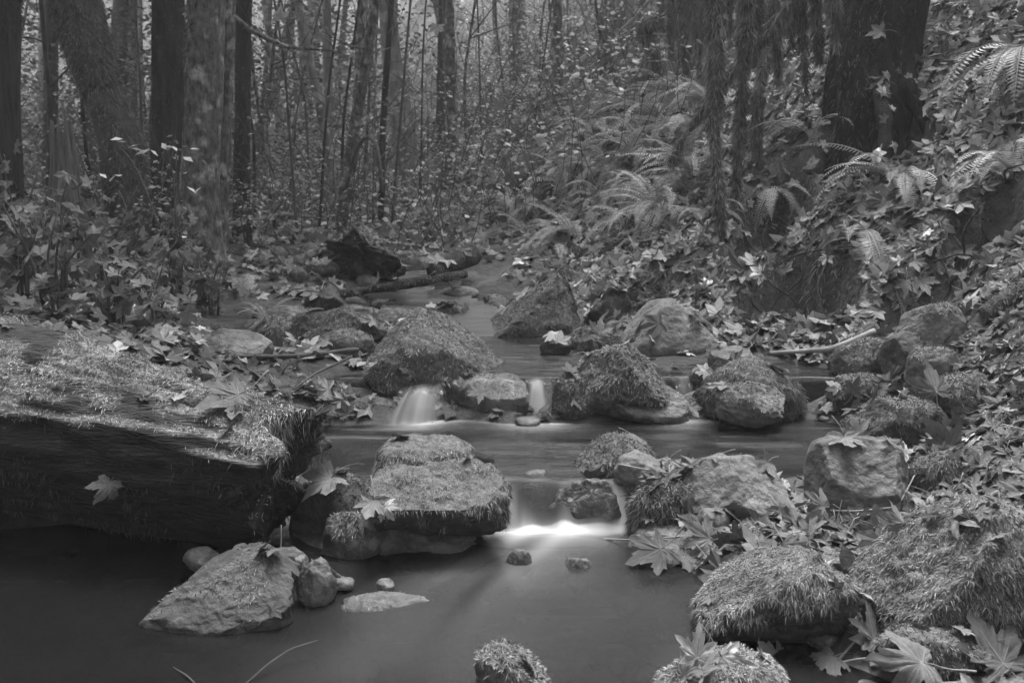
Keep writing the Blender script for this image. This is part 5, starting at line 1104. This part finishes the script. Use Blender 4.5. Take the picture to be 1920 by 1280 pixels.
# ------------------------------------------------------------------ shrubs of the left bank
def oval_leaves(P, D, size, r, shade, ratio=.5):
    n = len(P); a = nrm(np.stack([r.normal(size=n) * .5, r.normal(size=n) * .5, np.ones(n)], 1)); t = nrm(D - (D * a).sum(1, keepdims=True) * a); b = np.cross(a, t); s = size[:, None]
    V = np.stack([P, P + t * s * .5 + b * s * ratio * .5, P + t * s - a * s * .12, P + t * s * .5 - b * s * ratio * .5], 1).reshape(-1, 3)
    f = np.arange(n)[:, None, None] * 4 + np.array([(0, 1, 3), (1, 2, 3)])[None]
    return V, f.reshape(-1, 3), np.repeat(shade, 4)
def shrub(name, label, px, py, h, ns, seed, leaf=.07, shade=(.1, .3), group=None, maple=0, mat='twig', per=14, spread=.5, ratio=.6):
    p = ground_hit(px, py)[0]; r = np.random.default_rng(seed); o = thing(name, p, label, 'shrub', group); LP_, LD = [], []
    for k in range(ns):
        a = r.uniform(0, 6.28); d = np.array([math.cos(a), math.sin(a), 0]) * spread * r.random(); hh = h * r.uniform(.6, 1.1)
        q = [p + d * .1 - (0, 0, .03), p + d * hh * .4 + (0, 0, hh * .55), p + d * hh + r.normal(size=3) * .08 + (0, 0, hh)]
        V, F = tube(q, [.008, .006, .003], 4, 0, 0, 10); part('stem', V, F, M[mat], o, p); sp = spline(q, 20)
        for j in range(per):
            c = sp[r.integers(4, 20)]; dd = nrm(r.normal(size=3) * (1, 1, .35)); e = c + dd * r.uniform(.04, .22) * h ** .5
            LP_.append(e); LD.append(nrm(dd + (0, 0, -.5)))
    LP_, LD = np.array(LP_), np.array(LD); n = len(LP_); sh = r.uniform(*shade, n)
    if maple:
        V, F, s = leaf_field(LP_, nrm(r.normal(size=(n, 3)) * .6 + np.array([0, -.5, .7])), r.uniform(.6, 1.2, n) * leaf, r.uniform(0, 6.28, n), r.normal(size=(n, 2)) * .3, r, sh)
    else:
        V, F, s = oval_leaves(LP_, LD, r.uniform(.7, 1.3, n) * leaf, r, sh, ratio)
    part('leaves', V, F, M['foliage'], o, p, {'shade': s}, False, 'stuff'); return o
for k, (px, py, h, ns) in enumerate([(40, 560, .7, 7), (110, 590, .6, 7), (190, 560, .75, 7), (270, 585, .6, 7), (330, 560, .6, 6), (20, 500, .8, 6), (150, 510, .7, 6), (240, 520, .6, 6), (395, 590, .45, 6), (90, 540, .9, 5), (300, 620, .4, 5), (215, 610, .4, 5)]):
    shrub('maple_shrub', ('low' if h < .65 else 'taller') + ' maple shrub with broad drooping leaves ' + ('behind the rotten log' if py > 570 else 'before the shaggy trunk'), px, py, h * .7, ns, 700 + k, .058, (.045, .24), 'shrubs of the left bank thicket', 1, per=8, spread=.5)
for k, (px, py, h) in enumerate([(60, 470, .9), (130, 450, 1.0), (220, 460, .8), (290, 470, .8), (340, 500, .6), (470, 460, .5), (30, 430, 1.1), (180, 430, 1.0), (260, 440, .9)]):
    shrub('twiggy_shrub', 'twiggy shrub with small pale leaves before the trunks', px, py, h, 9, 730 + k, .045, (.10, .5), 'small leaved shrubs before the trunks', per=22, spread=.5)
# bright leaf sprays held out in front of the shaggy trunk
def spray(label, L, leaves, Y, seed):
    r = np.random.default_rng(seed); pts = [U(px, py, Y + .03 * i) for i, (px, py) in enumerate(L)]; o = thing('leafy_twig', pts[0], label, 'twig')
    V, F = tube(pts, [.006, .005, .003], 5, 0, 0, 14); part('stem', V, F, M['twig'], o, pts[0])
    for (px, py, s) in leaves:
        c = U(px, py, Y - .02); d = nrm(np.array([[r.normal(), r.normal() * .5, -.15]]))
        V, F, sh = oval_leaves(c[None] - d * s / 2, d, np.array([s]), r, np.array([.62]), .55); part('leaf', V, F, M['foliage'], o, pts[0], {'shade': sh}, False)
spray('twig bearing bright oval leaves before the shaggy trunk', [(300, 430), (268, 340), (240, 290), (205, 262)], [(218, 266, .07), (228, 268, .05), (255, 282, .08), (268, 284, .09), (280, 287, .07), (262, 296, .07), (250, 272, .06), (290, 286, .05)], 5.2, 1)
spray('twig bearing three pale leaves at head height left of the main trunk', [(330, 420), (325, 330), (310, 270)], [(306, 272, .06), (318, 276, .06), (328, 277, .06), (366, 283, .07), (352, 297, .08)], 5.2, 2)
spray('low twig with white leaves beside the shaggy trunk', [(250, 430), (225, 360), (192, 325)], [(193, 326, .06), (204, 331, .08), (222, 332, .08), (372, 352, .09), (360, 353, .07), (345, 447, .05), (352, 461, .05)], 5.0, 3)
# maple sprigs with bright leaves hanging in the wood
def hung(label, px, py, Y, s, mt, k):
    p = U(px, py, Y); o = put_leaf(p, VIEW(px, py, .3), s, k * 1.3, (.1, .1), label, mt, k)
for k, (px, py, s) in enumerate([(525, 35, .12), (568, 33, .08), (603, 68, .09), (350, 26, .07), (565, 106, .07), (710, 62, .07), (663, 100, .06), (60, 10, .06), (662, 248, .05), (1010, 262, .10), (935, 203, .10), (866, 250, .09), (820, 50, .1)]):
    hung('bright maple leaf caught on a twig high in the wood', px, py, 7.6, s, 'leaf_pale' if k % 3 == 0 else 'leaf_mid', k); C.objects[-1]['group'] = 'bright leaves caught high in the wood'

# ------------------------------------------------------------------ saplings and brush of the wood behind
r = np.random.default_rng(88)
SAP = [(560, 420, 8.5), (600, 430, 9), (700, 400, 9.2), (735, 395, 9), (790, 380, 11), (880, 330, 12), (905, 300, 13), (1000, 250, 13), (1010, 270, 12.5), (1065, 200, 14), (480, 430, 9.5), (520, 440, 9.2), (585, 400, 12), (640, 420, 10),
       (680, 390, 12), (760, 330, 15), (830, 300, 16), (860, 280, 15), (950, 230, 16), (1120, 160, 15), (1035, 190, 17), (90, 440, 8), (180, 440, 8.5), (40, 430, 9), (270, 430, 9), (240, 420, 10), (500, 420, 11), (540, 410, 12), (1175, 120, 14), (975, 200, 18)]
for k, (px, py, Y) in enumerate(SAP):
    x = (px - 960) / FPX * Y; z = hz(x, Y); q = np.array([x, Y, z - .05]); lean = r.normal(size=2) * .35; h = r.uniform(3.2, 5.5)
    o = thing('sapling', q + (0, 0, .05), 'thin bare sapling with fine twigs standing in the wood', 'sapling', 'bare saplings of the wood'); b0 = q + np.array([0, 0, .05])
    path = [q, q + np.array([lean[0] * .3 + r.normal() * .08, lean[1] * .3, h * .35]), q + np.array([lean[0] * .8 + r.normal() * .1, lean[1], h * .7]), q + np.array([lean[0] * 1.3, lean[1] * 1.4, h])]
    w = r.uniform(.012, .03); V, F = tube(path, [w, w * .8, w * .6, w * .25], 6, .1, k, 24); part('stem', V, F, M[('twig', 'bark_dark', 'bark')[k % 3]], o, b0); sp = spline(path, 40)
    for j in range(5):
        c = sp[r.integers(8, 38)]; a = r.uniform(0, 6.28); l = r.uniform(.3, .9); d = np.array([math.cos(a), math.sin(a), r.uniform(.1, 1.0)])
        V, F = tube([c, c + d * l * .5 + r.normal(size=3) * .04, c + d * l + r.normal(size=3) * .12], [w * .4, w * .25, .002], 4, 0, 0, 8); part('twig', V, F, M['twig'], o, b0)
# brush: bushes of small pale leaves in layered sprays filling the wood
s0, s1 = np.arcsinh(8.5 / W0), np.arcsinh(44 / W0); LPs, LDs, LSs, SHs = [], [], [], []
for k in range(620):
    Y = W0 * np.sinh(r.uniform(s0, s1)); X = r.uniform(-.62, .26) * Y; Z = hz(X, Y); tall = r.uniform(.25, 1.0) * (1 + .05 * Y); wd = r.uniform(.3, .9) * (1 + .03 * Y)
    tone = r.uniform(.07, .26) * (.95 if X < -.22 * Y else 2.3)  # tone raised off the left side to paint in the brighter background light
    for j in range(r.integers(2, 7)):                       # flat sprays
        c = np.array([X, Y, Z]) + np.array([r.normal() * wd * .5, r.normal() * wd * .5, tall * r.random()]); m_ = r.integers(6, 26)
        P_ = c + r.normal(size=(m_, 3)) * np.array([wd * .3, wd * .3, .06 + .006 * Y]); LPs.append(P_); LDs.append(nrm(r.normal(size=(m_, 3)) * (1, 1, .3)))
        LSs.append(r.uniform(.035, .07, m_) * (1 + .02 * Y)); SHs.append(np.clip(tone * r.uniform(.6, 1.4, m_) + .4 * (r.random(m_) < .09), .04, .65))  # scattered near-white leaves stand in for lit highlights
for k in range(330):                                          # taller leafy understorey closing the wood at the left
    Y = r.uniform(14, 42); X = r.uniform(-.62, -.1) * Y; Z = hz(X, Y); tall = r.uniform(1.5, .26 * Y); m_ = 34; tone = r.uniform(.06, .18)
    for j in range(3):
        c = np.array([X, Y, Z + tall * r.uniform(.4, 1)]) + r.normal(size=3) * (.7, .7, .2); LPs.append(c + r.normal(size=(m_, 3)) * (.5, .5, .28)); LDs.append(nrm(r.normal(size=(m_, 3)) * (1, 1, .5)))
        LSs.append(r.uniform(.07, .14, m_)); SHs.append(tone * r.uniform(.6, 1.5, m_))
nL = 9000; y = W0 * np.sinh(r.uniform(s0, s1, nL)); x = r.uniform(-.62, .28, nL) * y; LPs.append(np.stack([x, y, H(x, y) + r.exponential(.25, nL) * (1 + .05 * y)], 1)); LDs.append(nrm(r.normal(size=(nL, 3)))); LSs.append(r.uniform(.04, .08, nL)); SHs.append(r.uniform(.06, .24, nL))
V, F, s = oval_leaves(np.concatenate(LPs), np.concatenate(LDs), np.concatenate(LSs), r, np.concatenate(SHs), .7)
tag(link('undergrowth', mesh_data('undergrowth', V, F, M['foliage'], {'shade': s}, False)), 'thicket of small pale leaves with painted in light filling the wood behind', 'undergrowth', kind='stuff')
Vs, Fs, o_ = [], [], 0
for k in range(2600):
    Y = W0 * np.sinh(r.uniform(np.arcsinh(7.5 / W0), np.arcsinh(30 / W0))); X = r.uniform(-.6, .22) * Y; Z = hz(X, Y) if k % 1 == 0 else 0
    c = np.array([X, Y, Z + r.exponential(.6)]); d = nrm(np.array([r.normal() * .6, r.normal() * .6, 1.0 + r.normal() * .5])); l = r.uniform(.2, .8); w = .0016 + .0004 * Y
    V, F = tube([c, c + d * l * .5 + r.normal(size=3) * .05, c + d * l + r.normal(size=3) * .1], [w, w * .8, w * .4], 3, 0, 0, 4, cap=False); Vs.append(V); Fs.append(F + o_); o_ += len(V)
tag(link('brushwood', mesh_data('brushwood', np.concatenate(Vs), np.concatenate(Fs), M['twig'])), 'tangle of fine bare twigs through the wood', 'brushwood', kind='stuff')
# ------------------------------------------------------------------ misty air of the wood
haze_m = bpy.data.materials.new('haze'); haze_m.use_nodes = True; hn, hl = haze_m.node_tree.nodes, haze_m.node_tree.links; hn.clear()
hv = hn.new('ShaderNodeVolumePrincipled'); hv.inputs['Color'].default_value = (.9, .9, .9, 1); hv.inputs['Density'].default_value = .004; hv.inputs['Anisotropy'].default_value = .1
ho = hn.new('ShaderNodeOutputMaterial'); hl.new(hv.outputs[0], ho.inputs['Volume'])
x0, x1, y0, y1, z0, z1 = -92, 92, -9, 66, float(TV[:, 2].min()) - 1.2, max(float(TV[:, 2].max()), 30.0) + 6
V = np.array([(x, y, z) for x in (x0, x1) for y in (y0, y1) for z in (z0, z1)], float)
F = np.array([(0, 1, 3, 2), (4, 6, 7, 5), (0, 4, 5, 1), (2, 3, 7, 6), (0, 2, 6, 4), (1, 5, 7, 3)])
tag(link('haze', mesh_data('haze', V, F, haze_m, None, False)), 'thin pale mist in the air of the wood', 'haze', kind='stuff')
